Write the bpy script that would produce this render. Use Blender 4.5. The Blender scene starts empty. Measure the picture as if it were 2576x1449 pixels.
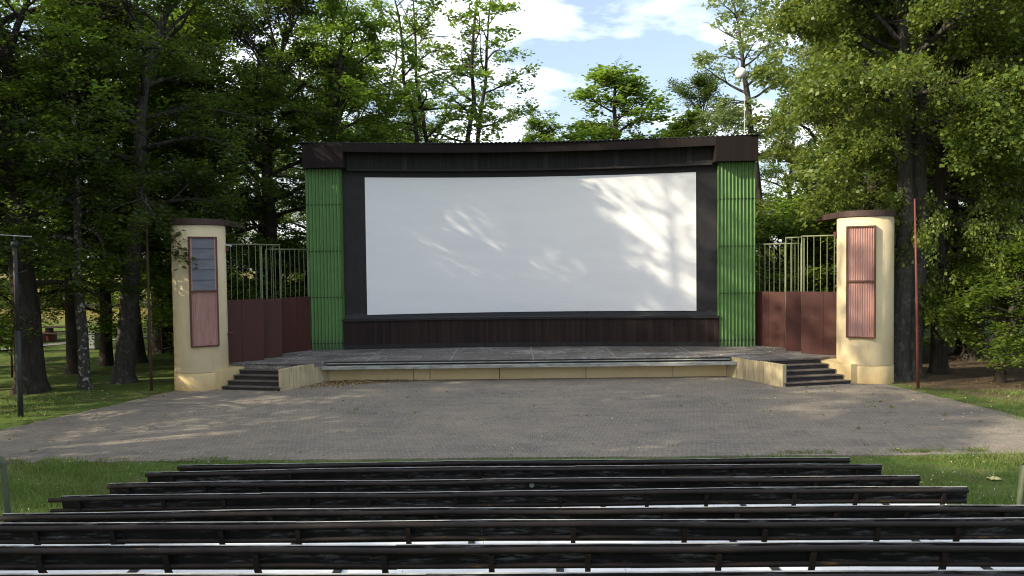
import bpy, math, random
import numpy as np
from mathutils import Vector, Matrix

random.seed(7)
rng = np.random.default_rng(7)
S = bpy.context.scene
COL = S.collection
R = math.radians

# ------------------------------------------------------------------ camera
HC = 4.14
F = 1900.0 / 2576.0            # focal length in image widths
PITCH = math.atan(66 / 1900.0)
ROLL = 0.012
_f = Vector((0, math.cos(PITCH), -math.sin(PITCH)))
_u0 = Vector((0, math.sin(PITCH), math.cos(PITCH)))
_r0 = Vector((1, 0, 0))
_r = math.cos(ROLL) * _r0 - math.sin(ROLL) * _u0
_u = math.sin(ROLL) * _r0 + math.cos(ROLL) * _u0
EYE = Vector((0, 0, HC))
cd = bpy.data.cameras.new('camera')
cam = bpy.data.objects.new('camera', cd)
COL.objects.link(cam)
cd.sensor_width = 36
cd.lens = 36 * F
cd.clip_end = 2000
m = Matrix((_r, _u, -_f)).transposed().to_4x4()
m.translation = EYE
cam.matrix_world = m
S.camera = cam


def ray(x, y):
    return _f + (x - 1288) / 1900 * _r + (724.5 - y) / 1900 * _u


def at(x, y, Y):
    d = ray(x, y)
    return EYE + d * (Y / d.y)


def gnd(x, y, z=0.0):
    d = ray(x, y)
    return EYE + d * ((z - HC) / d.z)


# ------------------------------------------------------------------ tagging
def tag(o, label=None, cat=None, group=None, kind=None):
    if label: o['label'] = label
    if cat: o['category'] = cat
    if group: o['group'] = group
    if kind: o['kind'] = kind
    return o


def empty(name, loc=(0, 0, 0), rz=0.0):
    o = bpy.data.objects.new(name, None)
    o.location = loc
    o.rotation_euler = (0, 0, rz)
    o.empty_display_size = .3
    COL.objects.link(o)
    return o


class MB:
    """collects simple shapes into one mesh"""
    def __init__(s):
        s.v = []; s.f = []; s.mi = []; s.sm = []

    def add(s, vs, fs, mi=0, smooth=False):
        b = len(s.v)
        s.v.extend([tuple(p) for p in vs])
        for f in fs:
            s.f.append(tuple(i + b for i in f)); s.mi.append(mi); s.sm.append(smooth)
        return s

    def box(s, x0, x1, y0, y1, z0, z1, mi=0):
        v = [(x0, y0, z0), (x1, y0, z0), (x1, y1, z0), (x0, y1, z0), (x0, y0, z1), (x1, y0, z1), (x1, y1, z1), (x0, y1, z1)]
        f = [(3, 2, 1, 0), (4, 5, 6, 7), (0, 1, 5, 4), (1, 2, 6, 5), (2, 3, 7, 6), (3, 0, 4, 7)]
        return s.add(v, f, mi)

    def prism(s, poly, z0, z1, mi=0, smooth=False):
        n = len(poly)
        a = sum(poly[i][0] * poly[(i + 1) % n][1] - poly[(i + 1) % n][0] * poly[i][1] for i in range(n))
        if a < 0: poly = poly[::-1]
        v = [(p[0], p[1], z0) for p in poly] + [(p[0], p[1], z1) for p in poly]
        s.add(v, [tuple(range(n))[::-1], tuple(range(n, 2 * n))], mi)
        b = len(s.v) - 2 * n
        for i in range(n):
            j = (i + 1) % n
            s.f.append((b + i, b + j, b + n + j, b + n + i)); s.mi.append(mi); s.sm.append(smooth)
        return s

    def beam(s, p, q, w, h, mi=0):
        """rectangular bar from p to q, w across (horizontal), h in the other direction"""
        p = Vector(p); q = Vector(q); d = (q - p).normalized()
        up = Vector((0, 0, 1)) if abs(d.z) < .95 else Vector((0, 1, 0))
        a = d.cross(up).normalized(); b = a.cross(d).normalized()
        v = []
        for c in (p, q):
            for (i, j) in ((-1, -1), (1, -1), (1, 1), (-1, 1)):
                v.append(c + a * (w / 2 * i) + b * (h / 2 * j))
        return s.add(v, [(0, 1, 2, 3), (7, 6, 5, 4), (1, 0, 4, 5), (2, 1, 5, 6), (3, 2, 6, 7), (0, 3, 7, 4)], mi)

    def tube(s, pts, rad, n=8, mi=0, smooth=True):
        pts = [Vector(p) for p in pts]
        if not hasattr(rad, '__len__'): rad = [rad] * len(pts)
        v = []; N = len(pts)
        for i, p in enumerate(pts):
            d = (pts[min(i + 1, N - 1)] - pts[max(i - 1, 0)]).normalized()
            up = Vector((0, 0, 1)) if abs(d.z) < .9 else Vector((1, 0, 0))
            a = d.cross(up).normalized(); b = d.cross(a).normalized()
            for k in range(n):
                t = 2 * math.pi * k / n
                v.append(p + (a * math.cos(t) + b * math.sin(t)) * rad[i])
        f = []
        for i in range(N - 1):
            for k in range(n):
                k2 = (k + 1) % n
                f.append((i * n + k, i * n + k2, (i + 1) * n + k2, (i + 1) * n + k))
        s.add(v, f, mi, smooth)
        s.add([], [], mi)
        b = len(s.v) - N * n
        s.f.append(tuple(b + k for k in range(n))[::-1]); s.mi.append(mi); s.sm.append(False)
        s.f.append(tuple(b + (N - 1) * n + k for k in range(n))); s.mi.append(mi); s.sm.append(False)
        return s

    def lathe(s, prof, c=(0, 0), n=32, mi=0, smooth=True):
        v = []; f = []
        for (r, z) in prof:
            for k in range(n):
                t = 2 * math.pi * k / n
                v.append((c[0] + r * math.cos(t), c[1] + r * math.sin(t), z))
        for i in range(len(prof) - 1):
            for k in range(n):
                k2 = (k + 1) % n
                f.append((i * n + k, i * n + k2, (i + 1) * n + k2, (i + 1) * n + k))
        s.add(v, f, mi, smooth)
        return s

    def mesh(s, name, mats):
        me = bpy.data.meshes.new(name)
        me.from_pydata(s.v, [], s.f)
        for mt in (mats if isinstance(mats, (list, tuple)) else [mats]): me.materials.append(mt)
        me.polygons.foreach_set('material_index', s.mi)
        me.polygons.foreach_set('use_smooth', s.sm)
        me.update()
        return me

    def build(s, name, mats, parent=None, bevel=0):
        o = bpy.data.objects.new(name, s.mesh(name, mats))
        COL.objects.link(o)
        if parent: o.parent = parent
        if bevel:
            md = o.modifiers.new('bevel', 'BEVEL'); md.width = bevel; md.segments = 2; md.limit_method = 'ANGLE'
        return o


# ------------------------------------------------------------------ materials
def lin(r, g, b):
    f = lambda c: (c / 255 / 12.92) if c / 255 <= .04045 else ((c / 255 + .055) / 1.055) ** 2.4
    return (f(r), f(g), f(b), 1)


class NT:
    def __init__(s, name):
        s.m = bpy.data.materials.new(name); s.m.use_nodes = True
        s.t = s.m.node_tree; s.t.nodes.clear()
        s.out = s.n('ShaderNodeOutputMaterial')
        s.b = s.n('ShaderNodeBsdfPrincipled')
        s.l(s.b.outputs[0], s.out.inputs[0])
        s.tc = s.n('ShaderNodeTexCoord')

    def n(s, t, **k):
        x = s.t.nodes.new(t)
        for a, b in k.items(): setattr(x, a, b)
        return x

    def l(s, a, b): s.t.links.new(a, b)

    def coords(s, scale=(1, 1, 1), rot=(0, 0, 0), src='Object'):
        mp = s.n('ShaderNodeMapping')
        mp.inputs['Scale'].default_value = scale
        mp.inputs['Rotation'].default_value = rot
        s.l(s.tc.outputs[src], mp.inputs[0])
        return mp.outputs[0]

    def noise(s, scale, detail=6, rough=.6, vec=None, dist=0):
        x = s.n('ShaderNodeTexNoise')
        x.inputs['Scale'].default_value = scale; x.inputs['Detail'].default_value = detail
        x.inputs['Roughness'].default_value = rough; x.inputs['Distortion'].default_value = dist
        s.l(vec if vec is not None else s.tc.outputs['Object'], x.inputs['Vector'])
        return x.outputs['Fac']

    def ramp(s, fac, stops, interp='LINEAR'):
        x = s.n('ShaderNodeValToRGB'); x.color_ramp.interpolation = interp
        e = x.color_ramp.elements
        while len(e) < len(stops): e.new(.5)
        for i, (p, c) in enumerate(stops):
            e[i].position = p
            e[i].color = c if hasattr(c, '__len__') else (c, c, c, 1)
        s.l(fac, x.inputs[0])
        return x.outputs[0]

    def mix(s, fac, a, b, mode='MIX'):
        x = s.n('ShaderNodeMix', data_type='RGBA', blend_type=mode)
        for sock, v in ((x.inputs[0], fac), (x.inputs[6], a), (x.inputs[7], b)):
            if isinstance(v, (int, float)): sock.default_value = v
            elif isinstance(v, (tuple, list)): sock.default_value = v
            else: s.l(v, sock)
        return x.outputs[2]

    def math(s, op, a, b=0.0, c=None):
        x = s.n('ShaderNodeMath', operation=op)
        for i, v in enumerate((a, b, c)):
            if v is None: continue
            if isinstance(v, (int, float)): x.inputs[i].default_value = v
            else: s.l(v, x.inputs[i])
        return x.outputs[0]

    def sep(s, vec=None):
        x = s.n('ShaderNodeSeparateXYZ'); s.l(vec if vec is not None else s.tc.outputs['Object'], x.inputs[0])
        return x.outputs

    def bump(s, h, strength=.3, dist=.02):
        x = s.n('ShaderNodeBump'); x.inputs['Strength'].default_value = strength; x.inputs['Distance'].default_value = dist
        s.l(h, x.inputs['Height']); s.l(x.outputs[0], s.b.inputs['Normal'])

    def done(s, color, rough=.8, spec=.3, metal=0):
        if isinstance(color, (tuple, list)): s.b.inputs['Base Color'].default_value = color
        else: s.l(color, s.b.inputs['Base Color'])
        if isinstance(rough, (int, float)): s.b.inputs['Roughness'].default_value = rough
        else: s.l(rough, s.b.inputs['Roughness'])
        s.b.inputs['Specular IOR Level'].default_value = spec
        s.b.inputs['Metallic'].default_value = metal
        return s.m


def C(r, g, b): return (r, g, b, 1)


def basic(name, c1, c2, scale=3, rough=.8, spec=.3, stretch=(1, 1, 1), bump=.15, lo=.35, hi=.68):
    t = NT(name)
    v = t.coords(stretch)
    n1 = t.noise(scale, 8, .65, v)
    n2 = t.noise(scale * 7, 4, .6, v)
    f = t.math('ADD', t.math('MULTIPLY', n1, .7), t.math('MULTIPLY', n2, .3))
    col = t.ramp(f, [(lo, c1), (hi, c2)])
    if bump: t.bump(n2, bump, .01)
    return t.done(col, rough, spec)


def m_screen():
    t = NT('screen_paint')
    n = t.noise(1.2, 6, .6, t.coords((.35, 1, 2.2)))
    n2 = t.noise(9, 5, .6, t.coords((.3, 1, 3)))
    n3 = t.noise(60, 3, .6)
    f = t.math('ADD', t.math('MULTIPLY', n, .6), t.math('MULTIPLY', n2, .4))
    c = t.ramp(f, [(.3, C(.76, .757, .765)), (.55, C(.80, .797, .803)), (.75, C(.835, .832, .835))])
    t.bump(n3, .08, .01)
    return t.done(c, .75, .2)


def m_blackwall():
    t = NT('black_wall_paint')
    n = t.noise(2.5, 8, .7); s = t.sep()
    c = t.ramp(n, [(.35, C(.016, .0155, .0165)), (.7, C(.026, .0245, .0255))])
    # repainted lighter patch round the foot of the screen, with a ragged edge
    z = t.math('ADD', s[2], t.math('MULTIPLY', t.noise(3.2, 6, .7), .5))
    k = t.math('LESS_THAN', z, 2.36)
    c = t.mix(k, c, C(.042, .042, .047))
    sp = t.ramp(t.noise(26, 2, .5), [(.775, 0), (.79, 1)])
    c = t.mix(t.math('MULTIPLY', sp, .5), c, C(.45, .45, .45))
    t.bump(t.noise(70, 3), .1, .01)
    return t.done(c, .75, .3)


def m_boards(name, c1, c2, w=.12, axis=0, worn=.0):
    t = NT(name); s = t.sep()
    u = t.math('DIVIDE', s[axis], w)
    idx = t.math('FLOOR', u)
    fr = t.math('SUBTRACT', u, idx)
    gap = t.math('GREATER_THAN', t.math('ABSOLUTE', t.math('SUBTRACT', fr, .5)), .46)
    wn = t.n('ShaderNodeTexWhiteNoise', noise_dimensions='1D'); t.l(idx, wn.inputs['W'])
    st = t.noise(6, 6, .7, t.coords((3, 3, .16)))
    f = t.math('ADD', t.math('MULTIPLY', wn.outputs[0], .35), t.math('MULTIPLY', st, .75))
    c = t.ramp(f, [(.25, c1), (.8, c2)])
    if worn:
        g = t.ramp(t.noise(9, 5, .7, t.coords((4, 4, .25))), [(.62, 0), (.74, 1)])
        c = t.mix(t.math('MULTIPLY', g, worn), c, C(.13, .085, .07))
    c = t.mix(gap, c, C(.008, .006, .006))
    t.bump(t.math('SUBTRACT', t.math('MULTIPLY', st, .4), gap), .5, .012)
    return t.done(c, .8, .25)


def m_green():
    t = NT('green_sheet_paint')
    n = t.noise(1.6, 7, .65); s = t.sep()
    c = t.ramp(n, [(.3, C(.078, .165, .052)), (.7, C(.108, .225, .066))])
    d = t.ramp(t.math('ADD', s[2], t.math('MULTIPLY', t.noise(5, 5), .5)), [(.98 / 10, 1), (1.5 / 10, 0)])
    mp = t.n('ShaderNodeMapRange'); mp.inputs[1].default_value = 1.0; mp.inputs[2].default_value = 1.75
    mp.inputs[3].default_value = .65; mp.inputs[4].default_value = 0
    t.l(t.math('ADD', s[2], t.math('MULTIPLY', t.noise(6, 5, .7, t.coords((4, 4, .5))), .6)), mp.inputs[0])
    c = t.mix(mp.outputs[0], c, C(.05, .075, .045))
    sp = t.ramp(t.noise(7, 4, .6, t.coords((3, 3, .5))), [(.71, 0), (.735, 1)])
    c = t.mix(t.math('MULTIPLY', sp, .6), c, C(.22, .34, .16))
    return t.done(c, .45, .4)


def m_stucco(name, c1, c2, dirt):
    t = NT(name); s = t.sep()
    n = t.noise(1.3, 7, .6)
    c = t.ramp(n, [(.3, c1), (.7, c2)])
    g = t.ramp(t.noise(4, 7, .7, t.coords((2, 2, .35))), [(.56, 0), (.8, 1)])
    c = t.mix(t.math('MULTIPLY', g, .48), c, dirt)
    mp = t.n('ShaderNodeMapRange'); mp.inputs[1].default_value = .15; mp.inputs[2].default_value = .95
    mp.inputs[3].default_value = .6; mp.inputs[4].default_value = 0
    t.l(t.math('ADD', s[2], t.math('MULTIPLY', t.noise(3, 6, .7), .7)), mp.inputs[0])
    c = t.mix(mp.outputs[0], c, dirt)
    t.bump(t.noise(45, 4, .6), .35, .012)
    return t.done(c, .9, .2)


def m_stainwall():
    t = NT('stained_concrete_paint'); s = t.sep()
    n = t.noise(2, 7, .65)
    c = t.ramp(n, [(.3, C(.40, .33, .19)), (.7, C(.52, .44, .28))])
    st = t.ramp(t.noise(5, 6, .7, t.coords((2.2, 2.2, .18))), [(.44, 0), (.62, 1)])
    c = t.mix(t.math('MULTIPLY', st, .5), c, C(.16, .13, .09))
    g = t.ramp(t.noise(9, 6, .7), [(.6, 0), (.72, 1)])
    c = t.mix(t.math('MULTIPLY', g, .5), c, C(.34, .32, .27))
    t.bump(t.noise(30, 5), .4, .015)
    return t.done(c, .9, .2)


def m_stage():
    t = NT('stage_concrete'); s = t.sep()
    n = t.noise(.9, 8, .65)
    c = t.ramp(n, [(.3, C(.085, .078, .070)), (.5, C(.13, .118, .106)), (.72, C(.18, .165, .15))])
    w = t.ramp(t.noise(.8, 9, .75, t.coords((.55, 1.3, 1))), [(.50, 0), (.58, 1)])
    w2 = t.ramp(t.noise(7, 6, .8), [(.45, 0), (.6, 1)])
    c = t.mix(t.math('MULTIPLY', t.math('MULTIPLY', w, w2), .75), c, C(.42, .41, .39))
    # slab joints
    fx = t.math('FRACT', t.math('DIVIDE', t.math('ADD', s[0], 40.6), 2.9))
    j = t.math('LESS_THAN', fx, .016)
    fy = t.math('FRACT', t.math('DIVIDE', s[1], 1.9))
    j2 = t.math('LESS_THAN', fy, .014)
    c = t.mix(t.math('MULTIPLY', t.math('MAXIMUM', j, j2), .7), c, C(.30, .29, .27))
    lf = t.ramp(t.noise(34, 3, .6), [(.66, 0), (.70, 1)])
    c = t.mix(t.math('MULTIPLY', lf, .6), c, C(.12, .065, .035))
    t.bump(t.noise(40, 5), .3, .01)
    return t.done(c, .85, .25)


def m_plaza():
    t = NT('paving_blocks')
    nz = t.n('ShaderNodeTexNoise'); nz.inputs['Scale'].default_value = .8
    t.l(t.tc.outputs['Object'], nz.inputs['Vector'])
    vm = t.n('ShaderNodeVectorMath', operation='MULTIPLY_ADD')
    t.l(nz.outputs['Color'], vm.inputs[0]); vm.inputs[1].default_value = (.05, .05, 0)
    mp = t.coords((1, 1, 1))
    t.l(mp, vm.inputs[2])
    b = t.n('ShaderNodeTexBrick'); b.offset = .5
    b.inputs['Scale'].default_value = 1; b.inputs['Brick Width'].default_value = .105; b.inputs['Row Height'].default_value = .21
    b.inputs['Mortar Size'].default_value = .0075; b.inputs['Mortar Smooth'].default_value = .4; b.inputs['Bias'].default_value = 0
    b.inputs['Color1'].default_value = C(.190, .170, .142); b.inputs['Color2'].default_value = C(.235, .210, .174)
    b.inputs['Mortar'].default_value = C(.10, .09, .075)
    t.l(vm.outputs[0], b.inputs['Vector'])
    n = t.noise(.35, 8, .65)
    patch = t.ramp(n, [(.35, C(.78, .79, .82)), (.55, C(1.0, .98, .95)), (.72, C(1.22, 1.13, 1.02))])
    c = t.mix(1.0, b.outputs['Color'], patch, 'MULTIPLY')
    # sand and leaf dust swept over the joints
    d = t.ramp(t.noise(1.1, 8, .7, t.coords((.5, 1.4, 1))), [(.42, 0), (.62, 1)])
    c = t.mix(t.math('MULTIPLY', d, .7), c, C(.25, .21, .165))
    f = t.ramp(t.noise(16, 4, .7), [(.3, C(.72, .72, .72)), (.7, C(1.18, 1.18, 1.18))])
    c = t.mix(1.0, c, f, 'MULTIPLY')
    sp = t.ramp(t.noise(30, 3, .6), [(.71, 0), (.74, 1)])
    c = t.mix(t.math('MULTIPLY', sp, .5), c, C(.05, .04, .03))
    t.bump(t.math('ADD', b.outputs['Fac'], t.math('MULTIPLY', t.noise(50, 3), -.3)), -.5, .012)
    return t.done(c, .85, .3)


def m_ground():
    t = NT('park_ground'); s = t.sep()
    n = t.noise(.25, 8, .65); n2 = t.noise(2.2, 7, .7); n3 = t.noise(22, 4, .7)
    grass = t.ramp(n2, [(.25, C(.045, .080, .016)), (.5, C(.085, .135, .028)), (.75, C(.16, .18, .06))])
    dirt = t.ramp(n2, [(.3, C(.075, .05, .036)), (.7, C(.17, .115, .082))])
    # right hand side is bare reddish earth, left is thin grass, far lawn is grass
    k = t.n('ShaderNodeMapRange'); k.inputs[1].default_value = 12.0; k.inputs[2].default_value = 14.0
    t.l(t.math('ADD', s[0], t.math('MULTIPLY', t.math('SUBTRACT', n, .5), 6)), k.inputs[0])
    ky = t.n('ShaderNodeMapRange'); ky.inputs[1].default_value = 20.5; ky.inputs[2].default_value = 22.5
    t.l(t.math('ADD', s[1], t.math('MULTIPLY', t.math('SUBTRACT', n, .5), 8)), ky.inputs[0])
    kf = t.n('ShaderNodeMapRange'); kf.inputs[1].default_value = 37; kf.inputs[2].default_value = 34
    t.l(t.math('ADD', s[1], t.math('MULTIPLY', t.math('SUBTRACT', n2, .5), 5)), kf.inputs[0])
    kk = t.math('MULTIPLY', t.math('MULTIPLY', k.outputs[0], ky.outputs[0]), kf.outputs[0])
    patch = t.ramp(t.noise(.6, 7, .7), [(.48, 0), (.62, 1)])
    kd = t.math('MAXIMUM', t.math('MULTIPLY', kk, .92), t.math('MULTIPLY', patch, .45))
    c = t.mix(kd, grass, dirt)
    # dry straw-coloured bank far left
    b = t.n('ShaderNodeMapRange'); b.inputs[1].default_value = .35; b.inputs[2].default_value = .9
    t.l(t.math('ADD', s[2], t.math('MULTIPLY', n2, .3)), b.inputs[0])
    far = t.math('GREATER_THAN', s[1], 45)
    c = t.mix(t.math('MULTIPLY', t.math('MULTIPLY', b.outputs[0], far), .7), c, C(.22, .16, .055))
    f = t.ramp(n3, [(.25, C(.6, .6, .6)), (.75, C(1.35, 1.35, 1.35))])
    c = t.mix(1.0, c, f, 'MULTIPLY')
    t.bump(n3, .8, .04)
    return t.done(c, .95, .1)


def m_leaf(name, c1, c2, tr, trans=.4, rough=.5, dry=False):
    t = NT(name)
    g = t.n('ShaderNodeNewGeometry'); oi = t.n('ShaderNodeObjectInfo')
    c = t.ramp(g.outputs['Random Per Island'], [(0, c1), (.75, c2), (1, (c2[0] * 1.6, c2[1] * 1.35, c2[2], 1))])
    hs = t.n('ShaderNodeHueSaturation')
    t.l(t.math('ADD', t.math('MULTIPLY', oi.outputs['Random'], .03), .485), hs.inputs['Hue'])
    t.l(t.math('ADD', t.math('MULTIPLY', oi.outputs['Random'], .4), .8), hs.inputs['Value'])
    if dry:
        k_ = t.ramp(t.noise(.9, 6, .7), [(.42, 0), (.62, 1)])
        c = t.mix(t.math('MULTIPLY', k_, .75), c, C(.17, .15, .06))
    t.l(c, hs.inputs['Color'])
    t.l(hs.outputs[0], t.b.inputs['Base Color'])
    t.b.inputs['Roughness'].default_value = rough
    t.b.inputs['Specular IOR Level'].default_value = .35
    tl = t.n('ShaderNodeBsdfTranslucent'); tl.inputs[0].default_value = tr
    mx = t.n('ShaderNodeMixShader'); mx.inputs[0].default_value = trans
    t.l(t.b.outputs[0], mx.inputs[1]); t.l(tl.outputs[0], mx.inputs[2]); t.l(mx.outputs[0], t.out.inputs[0])
    return t.m


def m_bark(name, c1, c2, spots=0):
    t = NT(name)
    n = t.noise(5, 8, .7, t.coords((2.2, 2.2, .35)))
    n2 = t.noise(2, 5, .6)
    c = t.ramp(n, [(.3, c1), (.7, c2)])
    l = t.ramp(n2, [(.55, 0), (.75, 1)])
    c = t.mix(t.math('MULTIPLY', l, .45), c, C(.11, .115, .085))
    if spots:
        k = t.ramp(t.noise(7, 5, .7, t.coords((1, 1, .8))), [(.55, 0), (.62, 1)])
        c = t.mix(t.math('MULTIPLY', k, spots), c, C(.42, .41, .37))
    t.bump(n, 1.0, .05)
    return t.done(c, .95, .1)


M = {}
M['screen'] = m_screen()
M['black'] = m_blackwall()
M['cap'] = m_boards('brown_cladding', C(.0065, .0042, .004), C(.017, .0095, .0082), .055)
M['plinth'] = m_boards('plinth_boards', C(.010, .006, .0055), C(.033, .018, .015), .11, 0, .35)
M['header'] = m_boards('header_boards', C(.009, .0085, .0085), C(.02, .019, .019), .09)
M['dark'] = basic('dark_trim', C(.014, .013, .013), C(.028, .026, .026), 4)
M['roof'] = basic('roof_sheet', C(.045, .055, .05), C(.09, .10, .09), 2, .6)
M['green'] = m_green()
M['cream'] = m_stucco('cream_render', C(.54, .445, .275), C(.62, .52, .335), C(.40, .28, .13))
M['creambase'] = m_stucco('cream_base_render', C(.52, .40, .20), C(.60, .48, .27), C(.36, .22, .085))
M['panelcream'] = basic('cream_board', C(.50, .38, .20), C(.57, .45, .25), 1.2, .7)
M['stain'] = m_stainwall()
M['stage'] = m_stage()
M['ledge'] = basic('weathered_pale_wood', C(.15, .15, .135), C(.36, .365, .335), 4, .8, .3, (.5, 1, 3), .2, .38, .6)
M['step'] = basic('dark_step_paint', C(.022, .019, .018), C(.05, .043, .04), 5, .85)
M['tread'] = basic('worn_tread', C(.06, .05, .043), C(.15, .125, .105), 3, .9)
M['frame'] = basic('brown_frame_paint', C(.07, .028, .018), C(.12, .048, .03), 6, .5)
M['pink'] = basic('pink_corrugated_paint', C(.34, .17, .14), C(.44, .27, .24), 2.2, .5, .4, (3, 3, .5))
M['louvre'] = basic('grey_louvre_cloth', C(.10, .105, .13), C(.17, .175, .20), 3, .6, .3, (.6, 1, 3))
M['canopy'] = basic('canopy_sheet', C(.035, .022, .02), C(.07, .04, .034), 3, .6)
M['wing'] = basic('red_brown_panel', C(.042, .0125, .0095), C(.070, .020, .014), 1.4, .55, .35, (2, 2, .5), .05)
M['tube'] = basic('pale_green_tube', C(.12, .14, .075), C(.20, .225, .13), 8, .5)
M['plaza'] = m_plaza()
M['ground'] = m_ground()
M['path'] = basic('pale_path', C(.30, .27, .25), C(.42, .39, .37), 1.5, .9)
M['bark'] = m_bark('dark_bark', C(.018, .015, .012), C(.06, .05, .042))
M['bark_grey'] = m_bark('grey_bark', C(.03, .027, .024), C(.075, .068, .06), .12)
M['bark_birch'] = m_bark('speckled_bark', C(.03, .026, .022), C(.08, .07, .06), .9)
M['leaf_dark'] = m_leaf('leaf_dark', C(.018, .034, .009), C(.040, .062, .013), C(.13, .20, .022), .42)
M['leaf_mid'] = m_leaf('leaf_mid', C(.038, .068, .013), C(.095, .132, .022), C(.24, .38, .04), .48)
M['leaf_linden'] = m_leaf('leaf_linden', C(.034, .062, .012), C(.118, .165, .034), C(.28, .34, .045), .38, .42)
M['leaf_pale'] = m_leaf('leaf_pale', C(.09, .13, .055), C(.19, .24, .10), C(.28, .36, .10), .45)
M['bench_board'] = None
M['pole'] = basic('rusty_pole', C(.10, .03, .022), C(.17, .055, .04), 8, .6)
M['lamp'] = basic('dark_grey_post', C(.02, .021, .02), C(.04, .041, .04), 5, .6)
M['steel'] = basic('galvanised', C(.3, .31, .31), C(.45, .46, .46), 6, .5, .5)
M['bin'] = basic('bin_metal', C(.22, .24, .22), C(.42, .45, .42), 4, .6, .4)
M['table'] = basic('table_wood', C(.04, .028, .02), C(.09, .06, .04), 5, .8)
M['redseat'] = basic('red_brick_paint', C(.28, .09, .06), C(.40, .15, .11), 6, .8)
M['rail'] = basic('green_pipe', C(.045, .06, .035), C(.085, .10, .06), 6, .6)
M['globe'] = NT('globe_glass').done(C(.92, .92, .90), .25, .5)
M['white'] = basic('white_pole', C(.7, .7, .68), C(.8, .8, .78), 4, .6)
M['dryleaf'] = basic('dry_leaf', C(.16, .07, .025), C(.36, .2, .07), 30, .8)
M['yleaf'] = basic('yellow_leaf', C(.42, .36, .12), C(.6, .55, .3), 30, .8)


def m_benchboard():
    t = NT('scuffed_black_board')
    n = t.noise(1.4, 7, .7, t.coords((.6, 1, 3.5)))
    k = t.ramp(n, [(.48, 0), (.58, 1)])
    n2 = t.ramp(t.noise(9, 6, .75, t.coords((.45, 1, 3))), [(.46, 0), (.66, 1)])
    base = t.ramp(t.noise(5, 5, .6), [(.3, C(.006, .006, .006)), (.7, C(.014, .013, .012))])
    c = t.mix(t.math('MULTIPLY', t.math('MULTIPLY', k, n2), .8), base, C(.24, .24, .25))
    g = t.n('ShaderNodeNewGeometry'); s = t.sep(g.outputs['True Normal'])
    sepo = t.math('GREATER_THAN', s[2], .7)
    edge = t.ramp(t.noise(3, 5, .7, t.coords((.8, 1, 1))), [(.33, C(.09, .085, .078)), (.6, C(.42, .41, .38))])
    c = t.mix(sepo, c, edge)      # the top edge has lost its black paint and shows bare wood
    t.bump(t.noise(24, 5, .7, t.coords((.3, 1, 3))), .3, .01)
    return t.done(c, .75, .2)


def m_benchrail():
    t = NT('brown_rusty_pipe')
    n = t.noise(5, 7, .7)
    c = t.ramp(n, [(.3, C(.008, .006, .0055)), (.7, C(.021, .015, .013))])
    r = t.ramp(t.noise(2.3, 7, .75, t.coords((1, 4, 4))), [(.63, 0), (.70, 1)])
    c = t.mix(t.math('MULTIPLY', r, .6), c, C(.20, .115, .03))
    r2 = t.ramp(t.noise(3.7, 7, .75, t.coords((1, 3, 3))), [(.70, 0), (.73, 1)])
    c = t.mix(t.math('MULTIPLY', r2, .7), c, C(.36, .34, .30))
    t.bump(t.noise(60, 3), .3, .004)
    return t.done(c, .7, .25)


M['bench_board'] = m_benchboard()
M['bench_rail'] = m_benchrail()


def m_seat():
    t = NT('white_seat_paint')
    n = t.noise(3, 7, .7, t.coords((.5, 1, 1)))
    c = t.ramp(n, [(.3, C(.62, .63, .63)), (.6, C(.76, .77, .77))])
    d = t.ramp(t.noise(6, 7, .75), [(.62, 0), (.7, 1)])
    c = t.mix(t.math('MULTIPLY', d, .6), c, C(.28, .27, .24))
    return t.done(c, .5, .4)


M['seat'] = m_seat()

# ------------------------------------------------------------------ sky + sun
SUN = Vector((-1.0, -.34, .60)).normalized()
elev = math.asin(SUN.z); azim = math.atan2(SUN.x, SUN.y)
w = bpy.data.worlds.new('World'); S.world = w; w.use_nodes = True
nt = w.node_tree; nt.nodes.clear()
N = nt.nodes.new; L = nt.links.new
out = N('ShaderNodeOutputWorld'); bg = N('ShaderNodeBackground')
sky = N('ShaderNodeTexSky'); sky.sky_type = 'NISHITA'; sky.sun_disc = False
sky.sun_elevation = elev; sky.sun_rotation = azim
sky.air_density = 1.0; sky.dust_density = 2.5; sky.ozone_density = 1.0
tc = N('ShaderNodeTexCoord'); sp = N('ShaderNodeSeparateXYZ'); L(tc.outputs['Generated'], sp.inputs[0])


def wm(op, a, b=0.0):
    x = N('ShaderNodeMath'); x.operation = op
    for i, v in enumerate((a, b)):
        if isinstance(v, (int, float)): x.inputs[i].default_value = v
        else: L(v, x.inputs[i])
    return x.outputs[0]


den = wm('ADD', wm('MAXIMUM', sp.outputs[2], 0.0), .18)
cx = N('ShaderNodeCombineXYZ'); L(wm('DIVIDE', sp.outputs[0], den), cx.inputs[0]); L(wm('DIVIDE', sp.outputs[1], den), cx.inputs[1])
mpw = N('ShaderNodeMapping'); L(cx.outputs[0], mpw.inputs[0])
mpw.inputs['Scale'].default_value = (1.0, 1.35, 1); mpw.inputs['Location'].default_value = (4.3, 1.15, 0)
cn = N('ShaderNodeTexNoise'); cn.inputs['Scale'].default_value = 1.35; cn.inputs['Detail'].default_value = 9
cn.inputs['Roughness'].default_value = .56; cn.inputs['Distortion'].default_value = .25
L(mpw.outputs[0], cn.inputs['Vector'])
cr = N('ShaderNodeValToRGB'); cr.color_ramp.elements[0].position = .47; cr.color_ramp.elements[1].position = .70; cr.color_ramp.elements[0].color = (.085, .085, .085, 1)
L(cn.outputs['Fac'], cr.inputs[0])
mxw = N('ShaderNodeMix'); mxw.data_type = 'RGBA'
L(cr.outputs[0], mxw.inputs[0]); L(sky.outputs[0], mxw.inputs[6]); mxw.inputs[7].default_value = (11, 11.4, 12, 1)
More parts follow.
